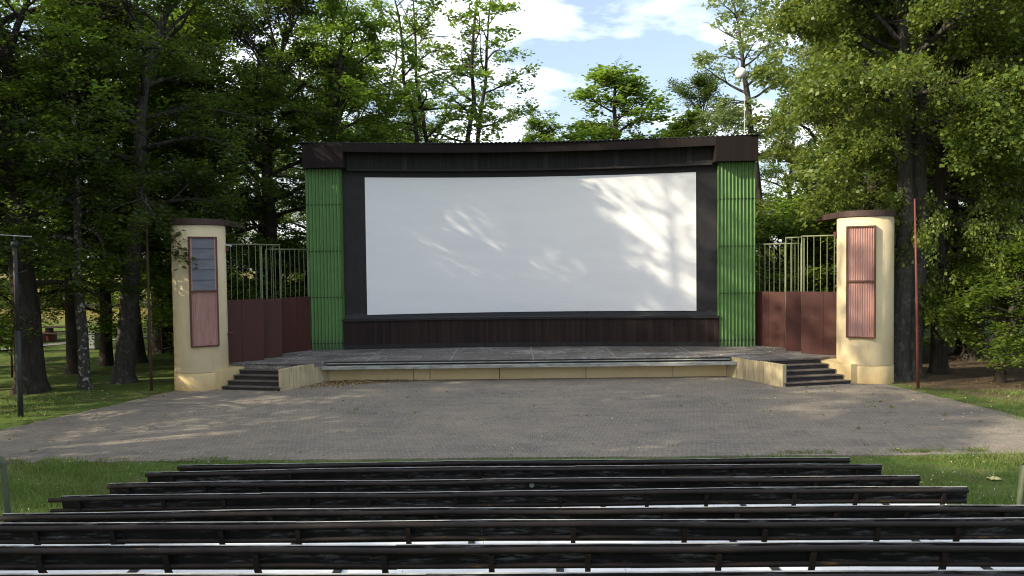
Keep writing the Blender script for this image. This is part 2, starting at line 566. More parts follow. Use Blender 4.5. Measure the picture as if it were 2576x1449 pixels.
L(mxw.outputs[2], bg.inputs[0]); bg.inputs[1].default_value = .145
L(bg.outputs[0], out.inputs[0])
sl = bpy.data.lights.new('sun', 'SUN'); so = bpy.data.objects.new('sun', sl); COL.objects.link(so)
sl.energy = 4.6; sl.angle = R(.53); sl.color = (1, .89, .68)
so.rotation_euler = SUN.to_track_quat('Z', 'Y').to_euler()

S.view_settings.view_transform = 'Standard'; S.view_settings.look = 'None'
S.view_settings.exposure = .75
S.cycles.filter_width = 1.1; S.view_settings.gamma = 1
S.cycles.max_bounces = 7; S.cycles.diffuse_bounces = 4; S.cycles.transmission_bounces = 5; S.cycles.glossy_bounces = 2
S.cycles.use_denoising = True; S.cycles.sample_clamp_indirect = 6

# ------------------------------------------------------------------ ground
def gz(x, y):
    z = max(0.0, .16 * (13.3 - max(y, -12)))
    if y > 12.3: z = max(z, 0) 
    if y > 47: z += min(1.0, (y - 47) / 8) ** 2 * (1.1 if x < -14 else .25)
    return z


xs = np.unique(np.concatenate([np.linspace(-300, -40, 14), np.linspace(-40, 40, 81), np.linspace(40, 300, 14)]))
ys = np.unique(np.concatenate([np.linspace(-60, -12, 6), np.linspace(-12, 60, 97), np.linspace(60, 500, 14)]))
b = MB()
v = [(x, y, gz(x, y) + (random.uniform(-.03, .03) if abs(x) > 13.5 and y > 13 else 0)) for y in ys for x in xs]
nx = len(xs)
b.add(v, [(j * nx + i, j * nx + i + 1, (j + 1) * nx + i + 1, (j + 1) * nx + i) for j in range(len(ys) - 1) for i in range(nx - 1)], 0, True)
tag(b.build('ground', M['ground']), kind='structure')

# plaza: paved court between the benches and the stage, widening towards the benches
edgeL = [(-9.2, 29.5), (-11.4, 28), (-11.35, 25.6), (-11.1, 24.7), (-11.9, 22.3), (-12.95, 19.2), (-14.3, 16.9), (-16.5, 15.85)]
edgeR = [(16.5, 15.45), (14.4, 16.6), (12.95, 19.1), (12.6, 21.5), (12.1, 24.3), (12.6, 25.8), (12.6, 28), (10.5, 29.5)]
poly = []
def rough(pts, j):
    o = []
    for p, q in zip(pts[:-1], pts[1:]):
        n = max(1, int(math.hypot(q[0] - p[0], q[1] - p[1]) / .25))
        for i in range(n):
            t = i / n
            o.append((p[0] + (q[0] - p[0]) * t + random.uniform(-j, j), p[1] + (q[1] - p[1]) * t + random.uniform(-j, j)))
    o.append(pts[-1]); return o
poly = rough(edgeL, .06) + rough([(-16.5, 15.85), (0, 15.75), (16.5, 15.45)], .035)[1:-1] + rough(edgeR, .06)
tag(MB().prism(poly, -.1, .03).build('plaza', M['plaza']), kind='structure')

# far path on the left
pp = [at(-60, 905, 36.5), at(0, 885, 38), at(160, 868, 40.5), at(300, 858, 42.5), at(430, 846, 45)]
pl = []; pr = []
for i, p in enumerate(pp):
    wdt = [2.2, 1.7, 1.1, .6, .5][i]
    pl.append((p.x - .2, p.y - wdt)); pr.append((p.x + .2, p.y + wdt))
tag(MB().prism(pl + pr[::-1], -.1, .05).build('path', M['path']), kind='structure')

# ------------------------------------------------------------------ cinema building
FC = (0.67, 29.5, 0)
frz = math.atan2(29.2 - 29.8, 17.46)
bld = empty('cinema_screen_building', FC, frz)
tag(bld, 'open-air cinema building with a wide white screen between green corrugated pillars', 'building')
HW = 8.73; PI_ = 7.35
wallv = lambda u: -.30 - .95 * max(0, 1 - (u / PI_) ** 2)


def slab(u0, u1, z0, z1, vf, thick, n=40, mb=None, z0f=None, z1f=None):
    b = mb or MB()
    v = []; f = []
    for i in range(n + 1):
        u = u0 + (u1 - u0) * i / n; vv = vf(u)
        a = z0 if z0f is None else z0f(u); c = z1 if z1f is None else z1f(u)
        v += [(u, -vv, a), (u, -vv, c), (u, -vv + thick, c), (u, -vv + thick, a)]
    for i in range(n):
        q = 4 * i; r_ = q + 4
        f += [(q, r_, r_ + 1, q + 1), (q + 1, r_ + 1, r_ + 2, q + 2), (q + 2, r_ + 2, r_ + 3, q + 3), (q + 3, r_ + 3, r_, q)]
    f += [(0, 1, 2, 3), (4 * n + 3, 4 * n + 2, 4 * n + 1, 4 * n)]
    b.add(v, f)
    return b


slab(-PI_ + .004, PI_ - .004,   .75, 8.7, wallv, .35).build('wall', M['black'], bld)
slab(-6.50, 6.58, 0, 1, lambda u: wallv(u) + .03, .026, 40, None, lambda u: 2.10 + .003 * u, lambda u: 7.565).build('screen', M['screen'], bld)
for sgn in (-1, 1):
    # corrugated pillar: sine-wave sheet on the front and outer side of a box core
    u0, u1 = (-HW, -PI_) if sgn < 0 else (PI_, HW)
    b = MB()
    nw = 10; npt = nw * 12
    def wave(tt): return .032 * math.cos(2 * math.pi * nw * tt)
    tiers = [.75, 1.02, 2.84, 4.66, 6.48, 7.86]
    for k in range(len(tiers) - 1):
        z0, z1 = tiers[k], tiers[k + 1] + (.05 if k < len(tiers) - 2 else 0)
        tilt = .012
        vs = []; fs = []
        for i in range(npt + 1):
            tt = i / npt; u = u0 + (u1 - u0) * tt
            vs += [(u, -(wave(tt) + tilt), z0), (u, -(wave(tt)), z1)]
        for i in range(npt): fs.append((2 * i, 2 * i + 2, 2 * i + 3, 2 * i + 1))
        b.add(vs, fs, 0, True)
    b.box(u0 + .01, u1 - .01, .06, 2.2, .75, 7.86)
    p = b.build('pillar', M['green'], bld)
    for z in tiers[1:-1]:
        MB().box(u0 + .005, u1 - .005, -.02, .03, z - .03, z - .006).build('sheet_joint', M['dark'], p)
    c0, c1 = (-8.72, -7.14) if sgn < 0 else (7.14, 8.75)
    MB().box(c0, c1, -.42, 2.2, 7.86, 8.80).build('pillar_cap', M['cap'], bld, .01)
fv = lambda u: .40 - .9 * max(0, 1 - (u / 7.14) ** 2)
slab(-7.138, 7.138, 8.47, 8.80, fv, .06).build('fascia', M['cap'], bld)
slab(-7.13, 7.13, 8.67, 8.73, lambda u: fv(u) - .065, .9).build('soffit', M['dark'], bld)
hv = lambda u: wallv(u) + .26
hd = slab(-7.13, 7.13, 7.80, 8.665, hv, .2).build('header_band', M['header'], bld)
slab(-7.12, 7.12, 7.80, 7.87, lambda u: hv(u) + .035, .03).build('header_trim', M['dark'], hd)
for i, u in enumerate(np.linspace(-6.3, 6.3, 10)):
    wd = .03 if i % 2 == 0 else .10
    MB().box(u - wd, u + wd, -hv(u) - .03, -hv(u) + .05, 7.875, 8.66).build('batten', M['dark'], hd)
# roof sheet with scalloped edge
b = MB(); nr = 520; vs = []; fs = []
rv = lambda u: .55 - .93 * max(0, 1 - (u / 8.8) ** 2)
for i in range(nr + 1):
    u = -8.88 + 17.70 * i / nr; wv = .02 * math.cos(u / .177 * 2 * math.pi)
    vs += [(u, -rv(u), 8.855 + wv), (u, 2.5, 8.50 + wv), (u, -rv(u), 8.84 + wv), (u, 2.5, 8.485 + wv)]
for i in range(nr):
    q = 4 * i; r_ = q + 4
    fs += [(q, q + 1, r_ + 1, r_), (q + 2, r_ + 2, r_ + 3, q + 3), (q, r_, r_ + 2, q + 2), (q + 1, q + 3, r_ + 3, r_ + 1)]
fs += [(0, 2, 3, 1), (4 * nr, 4 * nr + 1, 4 * nr + 3, 4 * nr + 2)]
b.add(vs, fs); b.build('roof', M['roof'], bld)
pv = lambda u: .03 - .5 * max(0, 1 - (u / PI_) ** 2)
pl_ = slab(-PI_ + .01, PI_ - .01, .752, 1.86, pv, .3).build('plinth', M['plinth'], bld)
slab(-PI_ - .03, PI_ + .03, 1.862, 1.945, lambda u: pv(u) + .07, .5).build('plinth_shelf', M['dark'], pl_)
slab(-PI_ + .012, PI_ - .012, .753, .93, lambda u: pv(u) + .015, .012).build('kickboard', M['dark'], pl_)
slab(-PI_ + .1, PI_ - .1, .76, 8.38, lambda u: -2.1, .08, 4).build('back_wall', M['dark'], bld)

# ------------------------------------------------------------------ stage
ST = .75
stage = empty('stage', (0.7, 27, 0)); tag(stage, 'low grey concrete stage with a weathered ledge below the screen', 'stage')
def sx(p): return (p[0] - .7, p[1] - 27)
outl = [(-11.5, 31.6), (-11.4, 26.2), (-9.8, 26.1), (-9.12, 25.72), (-7.0, 25.36), (-6.55, 26.2), (7.62, 26.2), (8.14, 25.06), (10.35, 25.5), (10.9, 26.0), (12.6, 26.1), (12.8, 31.4)]
b = MB().prism([sx(p) for p in outl], .605, ST)
b.build('platform', M['stage'], stage)
core = [(-11.4, 31.4), (-11.3, 26.6), (12.5, 26.6), (12.7, 31.2)]
MB().prism([sx(p) for p in core], 0, .60).build('core', M['dark'], stage)
MB().box(-7.18, 6.85, -.86, -.802, .585, .73).build('edge_strip', M['dark'], stage)
MB().box(-7.16, 6.83, -.905, -.862, .66, .69).build('edge_moulding', M['ledge'], stage)
b = MB()
MB().box(-7.30, 7.12, -1.08, -.863, .49, .60).build('ledge', M['ledge'], stage, .008)
xpan = [824, 1037.7, 1078.6, 1254, 1472, 1691, 1843]
for a, c in zip(xpan[:-1], xpan[1:]):
    X0 = (a - 1288) / 1900 * 26.5 - .7; X1 = (c - 1288) / 1900 * 26.5 - .7
    dy = random.uniform(-.012, .012)
    bb = MB().box(X0 + .012, X1 - .012, -.56 + dy, -.50 + dy, .01, .487)
    o = bb.build('front_panel', M['panelcream'], stage)
MB().box(-7.2, 6.9, -.49, -.41, 0, .487).build('panel_backing', M['dark'], stage)


def cheek_and_stairs(A, B, Cc, D, chk, side):
    st = empty('staircase', (A[0], A[1], 0))
    tag(st, 'five dark steps climbing to the stage beside the %s' % ('tower with grey upper panel' if side == 'left' else 'sunlit tower'),
        'stairs', 'stairs at both ends of the stage')
    l2 = lambda p, q, t: (p[0] + (q[0] - p[0]) * t, p[1] + (q[1] - p[1]) * t)
    rel = lambda p: (p[0] - A[0], p[1] - A[1])
    for k in range(5):
        t = k / 4.0 * .98; o = .02
        a, c = l2(A, B, t), l2(Cc, D, t)
        e, g = l2(A, B, 1.06), l2(Cc, D, 1.06)
        pr_ = [rel(a), rel(c), rel(g), rel(e)]
        s_ = MB().prism(pr_, .15 * k + (.0 if k == 0 else .001), .15 * (k + 1) - .036).build('step', M['step'], st)
        t2 = t - .035
        a, c = l2(A, B, t2), l2(Cc, D, t2)
        MB().prism([rel(a), rel(c), rel(g), rel(e)], .15 * (k + 1) - .035, .15 * (k + 1)).build('tread', M['tread'], s_, .006)
    # cheek wall
    (p, q) = chk
    d = Vector((q[0] - p[0], q[1] - p[1], 0)).normalized(); nrm = Vector((-d.y, d.x, 0)) * (.17 if side == 'left' else -.17)
    n = 12; bb = MB()
    poly = [rel(p), rel(q), rel((q[0] + nrm.x, q[1] + nrm.y)), rel((p[0] + nrm.x, p[1] + nrm.y))]
    bb.prism(poly, 0, .742)
    bb.build('cheek_wall', M['stain'], st, .012)
    return st


cheek_and_stairs((-7.53, 24.42), (-7.02, 25.40), (-9.62, 24.86), (-9.15, 25.78), ((-7.48, 24.38), (-6.43, 26.47)), 'left')
cheek_and_stairs((8.66, 24.06), (8.16, 25.08), (11.0, 24.52), (10.4, 25.5), ((8.61, 24.02), (7.50, 26.45)), 'right')

# ------------------------------------------------------------------ speaker towers
def tower(px, py, side):
    a_, D_, r = (-22.46, 27.55, .85) if side == 'left' else (25.06, 27.9, .87)
    d = Vector((math.sin(R(a_)), math.cos(R(a_)), 0))
    c = d * D_
    t = empty('speaker_tower', c)
    inner = 1 if side == 'left' else -1
    tag(t, 'cream cylindrical speaker tower ' + ('with a grey upper panel and pink lower panel' if side == 'left' else 'with two pink corrugated panels, partly sunlit'),
        'tower', 'speaker towers beside the stage')
    ztop = 5.47
    MB().lathe([(r - .03, .60), (r - .012, .605), (r, .63), (r, ztop), (0, ztop)], n=64).build('body', M['cream'], t)
    b = MB().lathe([(r + .012, -.2), (r + .012, .58), (r - .01, .597), (r - .03, .60)], n=64)
    # foot that runs from the drum to the stairs and stage
    if side == 'left':
        q = [(-9.66, 24.88), (-9.17, 25.8), (-9.1, 26.25), (-10.9, 26.3), (-10.5, 25.0)]
    else:
        q = [(11.04, 24.55), (10.44, 25.5), (10.3, 26.1), (12.4, 26.2), (11.9, 24.7)]
    b.prism([(x - c.x, y - c.y) for x, y in q], 0, .66)
    b.build('base', M['creambase'], t)
    # canopy: rounded visor reaching inwards and back
    R1 = r + .05
    tip = Vector((inner * .42, 2.3)); R2 = .28
    pts = [(R1 * math.cos(a), R1 * math.sin(a)) for a in np.linspace(0, 2 * math.pi, 60)]
    pts += [(tip.x + R2 * math.cos(a), tip.y + R2 * math.sin(a)) for a in np.linspace(0, 2 * math.pi, 24)]
    pts = sorted(set((round(a, 4), round(b_, 4)) for a, b_ in pts))
    def half(ps):
        h = []
        for p in ps:
            while len(h) > 1 and (h[-1][0] - h[-2][0]) * (p[1] - h[-2][1]) - (h[-1][1] - h[-2][1]) * (p[0] - h[-2][0]) <= 0: h.pop()
            h.append(p)
        return h
    hull = half(pts)[:-1] + half(pts[::-1])[:-1]
    MB().prism(hull, ztop + .003, ztop + .20, 0).build('canopy', M['canopy'], t, .01)
    # panel
    toc = (-d).normalized(); ang = math.atan2(toc.y, toc.x) + R(8) * inner
    nrm = Vector((math.cos(ang), math.sin(ang), 0)); tan = Vector((-nrm.y, nrm.x, 0))   # tan points to the viewer's right
    off = r + .015
    z0, z1, zm = (1.47, 5.08, 3.30) if side == 'left' else (1.52, 5.17, 3.37)
    hw = .435
    def P(u, v, z): return nrm * (off + v) + tan * u + Vector((0, 0, z))
    def pbox(mb, u0, u1, v0, v1, za, zb):
        vv = [P(u0, v1, za), P(u1, v1, za), P(u1, v0, za), P(u0, v0, za), P(u0, v1, zb), P(u1, v1, zb), P(u1, v0, zb), P(u0, v0, zb)]
        mb.add(vv, [(3, 2, 1, 0), (4, 5, 6, 7), (0, 1, 5, 4), (1, 2, 6, 5), (2, 3, 7, 6), (3, 0, 4, 7)])
    b = MB(); fw = .045
    pbox(b, -hw, -hw + fw, -.25, .06, z0, z1); pbox(b, hw - fw, hw, -.25, .06, z0, z1)
    pbox(b, -hw + fw, hw - fw, -.25, .058, z0, z0 + fw); pbox(b, -hw + fw, hw - fw, -.25, .058, z1 - fw, z1)
    pbox(b, -hw + fw, hw - fw, -.25, .058, zm - .03, zm + .03)
    fr = b.build('panel_frame', M['frame'], t)
    def corr(za, zb, nm='corrugated_panel'):
        b = MB(); vs = []; fs = []; n = 11 * 10
        for i in range(n + 1):
            u = -hw + fw + (2 * hw - 2 * fw) * i / n; vv = .016 * math.cos(2 * math.pi * 11 * i / n)
            vs += [P(u, vv, za), P(u, vv, zb)]
        fs = [(2 * i, 2 * i + 2, 2 * i + 3, 2 * i + 1) for i in range(n)]
        b.add(vs, fs, 0, True); b.build(nm, M['pink'], fr)
    corr(z0 + fw, zm - .03)
    if side == 'left':
        b = MB(); zz = np.linspace(zm + .03, z1 - fw, 6); vs = []
        for k in range(5):
            za, zb = zz[k], zz[k + 1]
            b.add([P(-hw + .09, .03, za), P(hw - .09, .03, za), P(hw - .09, .0, zb), P(-hw + .09, .0, zb)], [(0, 1, 2, 3)])
            b.add([P(-hw + .09, .0, za), P(hw - .09, .0, za), P(hw - .09, .03, za), P(-hw + .09, .03, za)], [(0, 1, 2, 3)])
        b.build('louvre_panel', M['louvre'], fr)
        b = MB(); pbox(b, -hw + fw, -hw + .09, -.05, .02, zm + .03, z1 - fw); pbox(b, hw - .09, hw - fw, -.05, .02, zm + .03, z1 - fw)
        b.build('inner_strip', M['pink'], fr)
    else:
        corr(zm + .03, z1 - fw)
    # brackets on the inner edge
    e = tan * (inner * (r - .02)) + nrm * .2
    b = MB(); b.box(e.x - .08, e.x + .08, e.y - .08, e.y + .08, 4.62 if side == 'left' else 4.85, 4.76 if side == 'left' else 5.02)
    br = b.build('bracket', M['frame'], t)
    if side == 'left':
        MB().beam((e.x - .16, e.y - .06, 4.86), (e.x + .2, e.y + .02, 4.80), .12, .06).build('floodlight', M['steel'], br)
        b = MB(); b.box(e.x - .07, e.x + .07, e.y - .1, e.y + .06, 1.72, 1.86); b.tube([(e.x, e.y - .05, 1.8), (e.x + .22, e.y - .06, 1.84)], .04)
        b.build('bracket', M['frame'], t)
    return c


TL = tower(503, 983, 'left'); TR = tower(2188, 967, 'right')

# ------------------------------------------------------------------ folding wing walls with tube frames
def wing(segs, label, side):
    o0 = segs[0][0]
    w_ = empty('wing_wall', (o0[0], o0[1], ST)); tag(w_, label, 'wing wall', 'folding wing walls beside the screen')
    for (p, q, ztop, zr) in segs:
        p = Vector((p[0] - o0[0], p[1] - o0[1], 0)); q = Vector((q[0] - o0[0], q[1] - o0[1], 0))
        d = (q - p); Ln = d.length; d.normalize(); nr_ = Vector((d.y, -d.x, 0))
        if nr_.y > 0: nr_ = -nr_
        b = MB(); k = max(1, round(Ln / .72))
        for i in range(k):
            a = p + d * (Ln * i / k + .003); c = p + d * (Ln * (i + 1) / k - .003)
            off = nr_ * random.uniform(0, .006)
            b.prism([(a + off).xy[:], (c + off).xy[:], (c + off - nr_ * .04).xy[:], (a + off - nr_ * .04).xy[:]], .004, ztop - ST)
        pan = b.build('panel', M['wing'], w_)
        back = -nr_ * .07
        MB().tube([p + back + Vector((0, 0, zr - ST)), q + back + Vector((0, 0, zr - ST))], .026, 8).build('top_rail', M['tube'], w_)
        nb = max(2, int(Ln / .20))
        for i in range(nb + 1):
            f = i / nb; big = i in (0, nb)
            x = p + d * (Ln * (f + (random.uniform(-.02, .02) if not big else 0))) + back
            MB().tube([(x.x, x.y, .3), (x.x, x.y, zr - ST - .01)], .022 if big else .012, 6).build('post' if big else 'bar', M['tube'], w_)
    p = Vector((segs[0][1][0] - o0[0], segs[0][1][1] - o0[1], segs[0][3] - ST)); q = Vector((segs[1][0][0] - o0[0], segs[1][0][1] - o0[1], segs[1][3] - ST))
    MB().tube([p, q], .022, 6).build('tie_rail', M['tube'], w_)
    p = Vector((segs[1][1][0] - o0[0], segs[1][1][1] - o0[1], segs[1][3] - ST)); q = Vector((segs[2][0][0] - o0[0], segs[2][0][1] - o0[1], segs[2][3] - ST))
    MB().tube([p, q], .022, 6).build('tie_rail', M['tube'], w_)


wing([((-7.97, 29.75), (-9.15, 28.25), 2.87, 4.72), ((-8.46, 27.62), (-9.05, 27.25), 2.9, 4.86), ((-8.86, 26.85), (-10.1, 25.95), 2.93, 4.86)],
     'shaded dark brown folding panels with a green tube frame left of the screen', 'left')
wing([((9.45, 29.55), (10.75, 28.15), 2.87, 4.70), ((10.03, 27.66), (10.6, 27.4), 2.93, 4.9), ((10.29, 26.85), (11.5, 25.95), 2.96, 4.92)],
     'sunlit red brown folding panels with a green tube frame right of the screen', 'right')

# ------------------------------------------------------------------ benches
rows = [  # depth, (y_left@xl, y_mid, y_right@xr), post pixels (in 4000 px widths)
    (11.76, (447, 1170), 1157, (2130, 1151), [785, 1035, 1212, 1463, 1640, 1892, 2086, 2339, 2516, 2774, 2957, 3214]),
    (10.74, (356, 1187), 1172, (2210, 1167), [655, 928, 1119, 1394, 1588, 1864, 2109, 2388, 2585, 2865, 3063, 3345]),
    (9.73, (238, 1216), 1204, (2312, 1195), [481, 783, 993, 1296, 1506, 1814, 2134, 2440, 2658, 2965, 3185, 3491]),
    (8.70, (136, 1247), 1233.5, (2440, 1222), [288, 620, 856, 1190, 1428, 1767, 2179, 2521, 2755, 3100, 3342, 3687]),
    (7.70, (0, 1291), 1276, (2576, 1270), [19, 397, 660, 1041, 1310, 1692, 2206, 2594, 2873, 3264, 3539, 3932]),
    (6.76, (0, 1316), 1307, (2576, 1304), [117, 418, 845, 1147, 1580, 2229, 2667, 2983, 3426, 3741]),
    (5.80, (0, 1373), 1367, (2576, 1365), [130, 628, 981, 1485, 1906, 2286, 2801, 3171, 3687]),
    (4.80, (0, 1447), 1440, (2576, 1435), [60, 420, 1030, 1450, 2060, 2480, 3090, 3520]),
]
ordn = ['front row bench nearest the paved court, its right end against the grass',
        'second bench behind the front row, longer looking and half hidden below it',
        'third bench from the court, with a pale round mark on its black back',
        'fourth bench from the court, its rusty yellow pipe poking out at the left end',
        'fifth bench from the court, its lower half hidden by the bench behind',
        'sixth bench from the court, with a white seat strip showing below its back',
        'closest fully seen bench with a wide white seat strip, second from the picture bottom',
        'bench at the very bottom of the picture, only its top rail showing']
for ri, (d, (xl, yl), ym, (xr, yr), posts) in enumerate(rows):
    pL = at(xl, yl, d); pM = at(1288, ym, d); pR = at(xr, yr, d)
    def top(x):
        return pM.z + ((pR.z - pM.z) * x / pR.x if x > 0 else (pL.z - pM.z) * x / pL.x)
    hw = 5.27
    zb = pM.z - .80
    be = empty('bench', (0, d, zb)); tag(be, ordn[ri], 'bench', 'rows of black benches facing the screen')
    w1, w2 = random.uniform(0, 6), random.uniform(0, 6)
    T = lambda x: top(x) - zb + .006 * math.sin(x * 1.1 + w1) + .004 * math.sin(x * 2.9 + w2)   # local top height, slightly warped
    # back boards, six lengths, camera side is -y
    nseg = 6; L_ = 2 * hw / nseg
    first = L_ * ((ri * .37) % 1 * .65 + .3)
    cuts = [-hw]
    while cuts[-1] < hw - L_ * 1.25:
        cuts.append(cuts[-1] + (first if len(cuts) == 1 else L_ + random.uniform(-.1, .1)))
    cuts.append(hw); nseg = len(cuts) - 1
    for k in range(nseg):
        x0, x1 = cuts[k] + .0006, cuts[k + 1] - .0006
        j = random.uniform(-.0025, .003); jy = random.uniform(-.004, .004)
        h0, h1 = T(x0) + j, T(x1) + j
        hb = .205
        vs = []
        for (x, h) in ((x0, h0), (x1, h1)):
            vs += [(x, jy - .012, h), (x, jy + .010, h), (x, jy + .045, h - hb), (x, jy + .025, h - hb)]
        MB().add(vs, [(0, 3, 2, 1), (4, 5, 6, 7), (0, 1, 5, 4), (1, 2, 6, 5), (2, 3, 7, 6), (3, 0, 4, 7)]).build('backrest_board', M['bench_board'], be)
    for nm, dz, dy in (('top_rail', .035, -.042), ('lower_rail', .165, -.012)):
        ex = .12 if ri == 3 else .0
        n = 24
        MB().tube([(x, dy, T(x) - dz) for x in np.linspace(-hw - ex, hw - .02, n)], .026 if dz < .1 else .021, 8).build(nm, M['bench_rail'], be)
    # seat
    b = MB()
    zs = .43
    for k in range(nseg):
        x0, x1 = cuts[k] + .002, cuts[k + 1] - .002
        e0, e1 = T(x0) - .80, T(x1) - .80
        for (ya, yb_) in ((.10, .26), (.272, .43)):
            vs = [(x0, ya, zs + e0), (x1, ya, zs + e1), (x1, yb_, zs + e1), (x0, yb_, zs + e0), (x0, ya, zs + e0 + .03), (x1, ya, zs + e1 + .03), (x1, yb_, zs + e1 + .03), (x0, yb_, zs + e0 + .03)]
            b.add(vs, [(3, 2, 1, 0), (4, 5, 6, 7), (0, 1, 5, 4), (1, 2, 6, 5), (2, 3, 7, 6), (3, 0, 4, 7)])
    b.build('seat', M['seat'], be)
    for px in posts:
        x = (px - 2000) / 2950 * d
        if abs(x) > hw - .05: continue
        h = T(x)
        b = MB()
        b.beam((x, -.045, h - .06), (x, -.012, h - .20), .042, .03)
        b.beam((x, -.012, h - .20), (x + .012, .08, h - .36), .042, .03)
        b.beam((x + .012, .08, h - .36), (x + .012, .08, -.15), .05, .05)
        b.build('post', M['bench_rail'], be)
        b = MB(); b.beam((x, .40, zs - .005), (x, .40, -.2), .05, .05); b.beam((x, .06, zs - .03), (x, .42, zs - .03), .05, .04)
        b.build('front_leg', M['bench_rail'], be)
    for px in posts[::2]:
        x = (px - 2000) / 2950 * d + .55
        if abs(x) > hw - .1: continue
        MB().box(x - .03, x + .03, .09, .44, zs + .031 + T(x) - .80, zs + .05 + T(x) - .80).build('seat_clamp', M['dark'], be)
    if ri == 2:
        MB().lathe([(0, 0), (.035, 0), (.035, .004), (0, .004)], n=14).build('round_mark', M['ledge'], be)
        o = bpy.context.scene.objects[-1] if False else None

# the pale mark sits on the third bench's back
for o in list(COL.objects):
    if o.name.startswith('round_mark'):
        o.rotation_euler = (R(80), 0, 0); o.location = ((2067 - 2000) / 2950 * 9.73 + .005, -.012 + .008, .80 - .085)

# ------------------------------------------------------------------ street furniture
def lamp_post():
    g = gnd(52, 1050); t = empty('lamp_post', g)
    tag(t, 'thin dark lamp post with a flat crosspiece at the left edge', 'lamp post')
    b = MB().tube([(0, 0, -.2), (0, 0, 2.4)], .072, 12); b.tube([(0, 0, 2.4), (0, 0, 4.75)], .055, 12); b.build('pole', M['lamp'], t)
    MB().tube([(0, 0, 4.72), (0, 0, 4.85)], .09, 12).build('collar', M['lamp'], t)
    MB().beam((-.40, 0, 5.05), (.42, .05, 4.99), .10, .025).build('crosspiece', M['steel'], t)
    MB().tube([(0, 0, 4.8), (0, 0, 5.02)], .03, 8).build('neck', M['lamp'], t)
    MB().tube([(-.18, 0, 3.85), (-.05, 0, 3.98), (.1, 0, 4.0), (.3, 0, 4.06)], .014, 6).build('hook', M['lamp'], t)


lamp_post()
g = gnd(381, 983)
b = MB().tube([(0, 0, -.2), (0, 0, 2.6), (0, 0, 6.4)], [.05, .045, .035], 10)
o = b.build('flag_pole', M['table']); o.location = g; tag(o, 'slim rusty pole in the shade of the wood beside the left tower', 'pole', 'slim poles beside the towers')
g = gnd(2310, 977); p2 = at(2301, 500, g.y)
b = MB().tube([(0, 0, -.2), ((p2.x - g.x) * .5, 0, 3.2), (p2.x - g.x, 0, p2.z)], [.045, .038, .024], 10)
o = b.build('flag_pole', M['pole']); o.location = g; tag(o, 'slim red brown pole standing right of the sunlit tower', 'pole', 'slim poles beside the towers')

gl = at(1864, 184, 32.6); base = Vector((at(1873, 400, 32.6).x, 32.6, 0))
t = empty('globe_lamp', base); tag(t, 'white globe lamp on a tall white pole behind the right end of the roof', 'lamp')
MB().tube([(0, 0, 0), (0, 0, gl.z - .9)], .018, 8).build('pole', M['steel'], t)
MB().tube([(0, 0, gl.z - .9), ((gl.x - base.x) * .4, 0, gl.z - .5), (gl.x - base.x, 0, gl.z - .2)], .018, 8).build('arm', M['steel'], t)
prof = [(.235 * math.sin(a), gl.z - .235 * math.cos(a)) for a in np.linspace(0, math.pi, 16)]
MB().lathe(prof, (gl.x - base.x, 0), 24).build('globe', M['globe'], t)

g = gnd(232, 879); t = empty('waste_bin', g); tag(t, 'dented pale metal waste bin on the lawn beside the path', 'bin')
MB().prism([(-.34, -.28), (.30, -.28), (.33, .28), (-.34, .28)], .06, .80).build('body', M['bin'], t, .03)
MB().box(-.37, .37, -.31, .31, .80, .84).build('lid', M['steel'], t, .01)
MB().box(-.30, .28, -.25, .25, -.05, .06).build('foot', M['lamp'], t)

def picnic(px, py, sc, lab):
    g = gnd(px, py); t = empty('picnic_table', g, .12); t.scale = (sc,) * 3
    tag(t, lab, 'picnic table', 'picnic tables on the far lawn')
    MB().box(-.85, .85, -.36, .36, .70, .76).build('table_top', M['table'], t)
    for s in (-1, 1):
        MB().box(-.85, .85, s * .62 - .14, s * .62 + .14, .40, .45).build('seat', M['table'], t)
        b = MB(); b.box(s * .6 - .12, s * .6 + .12, -.2, .2, 0, .70); b.box(s * .6 - .06, s * .6 + .06, -.7, .7, .32, .40)
        for q in (-1, 1): b.box(s * .6 - .06, s * .6 + .06, q * .62 - .06, q * .62 + .06, 0, .32)
        b.build('leg', M['table'], t)


picnic(155, 856, 1.05, 'dark picnic table standing left of the pale waste bin')
picnic(18, 862, 1.0, 'dark picnic table at the far left edge beside the path')
g = gnd(115, 857); o = MB().prism([(-.5, -.3), (.4, -.35), (.4, .35), (-.5, .35)], 0, .48).build('brick_block', M['redseat'], None, .03)
o.location = g; tag(o, 'low red block on the lawn beside the picnic table', 'block')

posts_ = [((172, 935), 1.05, .05, 'short wooden stake between the big dark trunk and the speckled trunk'),
          ((30, 948), 1.3, .04, 'thin wooden stake at the far left edge of the lawn'),
          ((374, 897), 1.6, .04, 'thin stake left of the tower, beside the slim rusty pole'),
          ((408, 893), 1.4, .04, 'stake with a broken crossbar nearest the left tower')]
for (px, py), h, r_, lab in posts_:
    g = gnd(px, py); t = MB().tube([(0, 0, -.1), (.01, 0, h * .5), (0, 0, h)], [r_ * 1.1, r_, r_ * .9], 7)
    if 'crossbar' in lab: t.tube([(0, -.04, .28), (.7, -.1, .42)], .025, 6)
    o = t.build('stake', M['table']); o.location = g; tag(o, lab, 'stake', 'stakes on the left lawn')

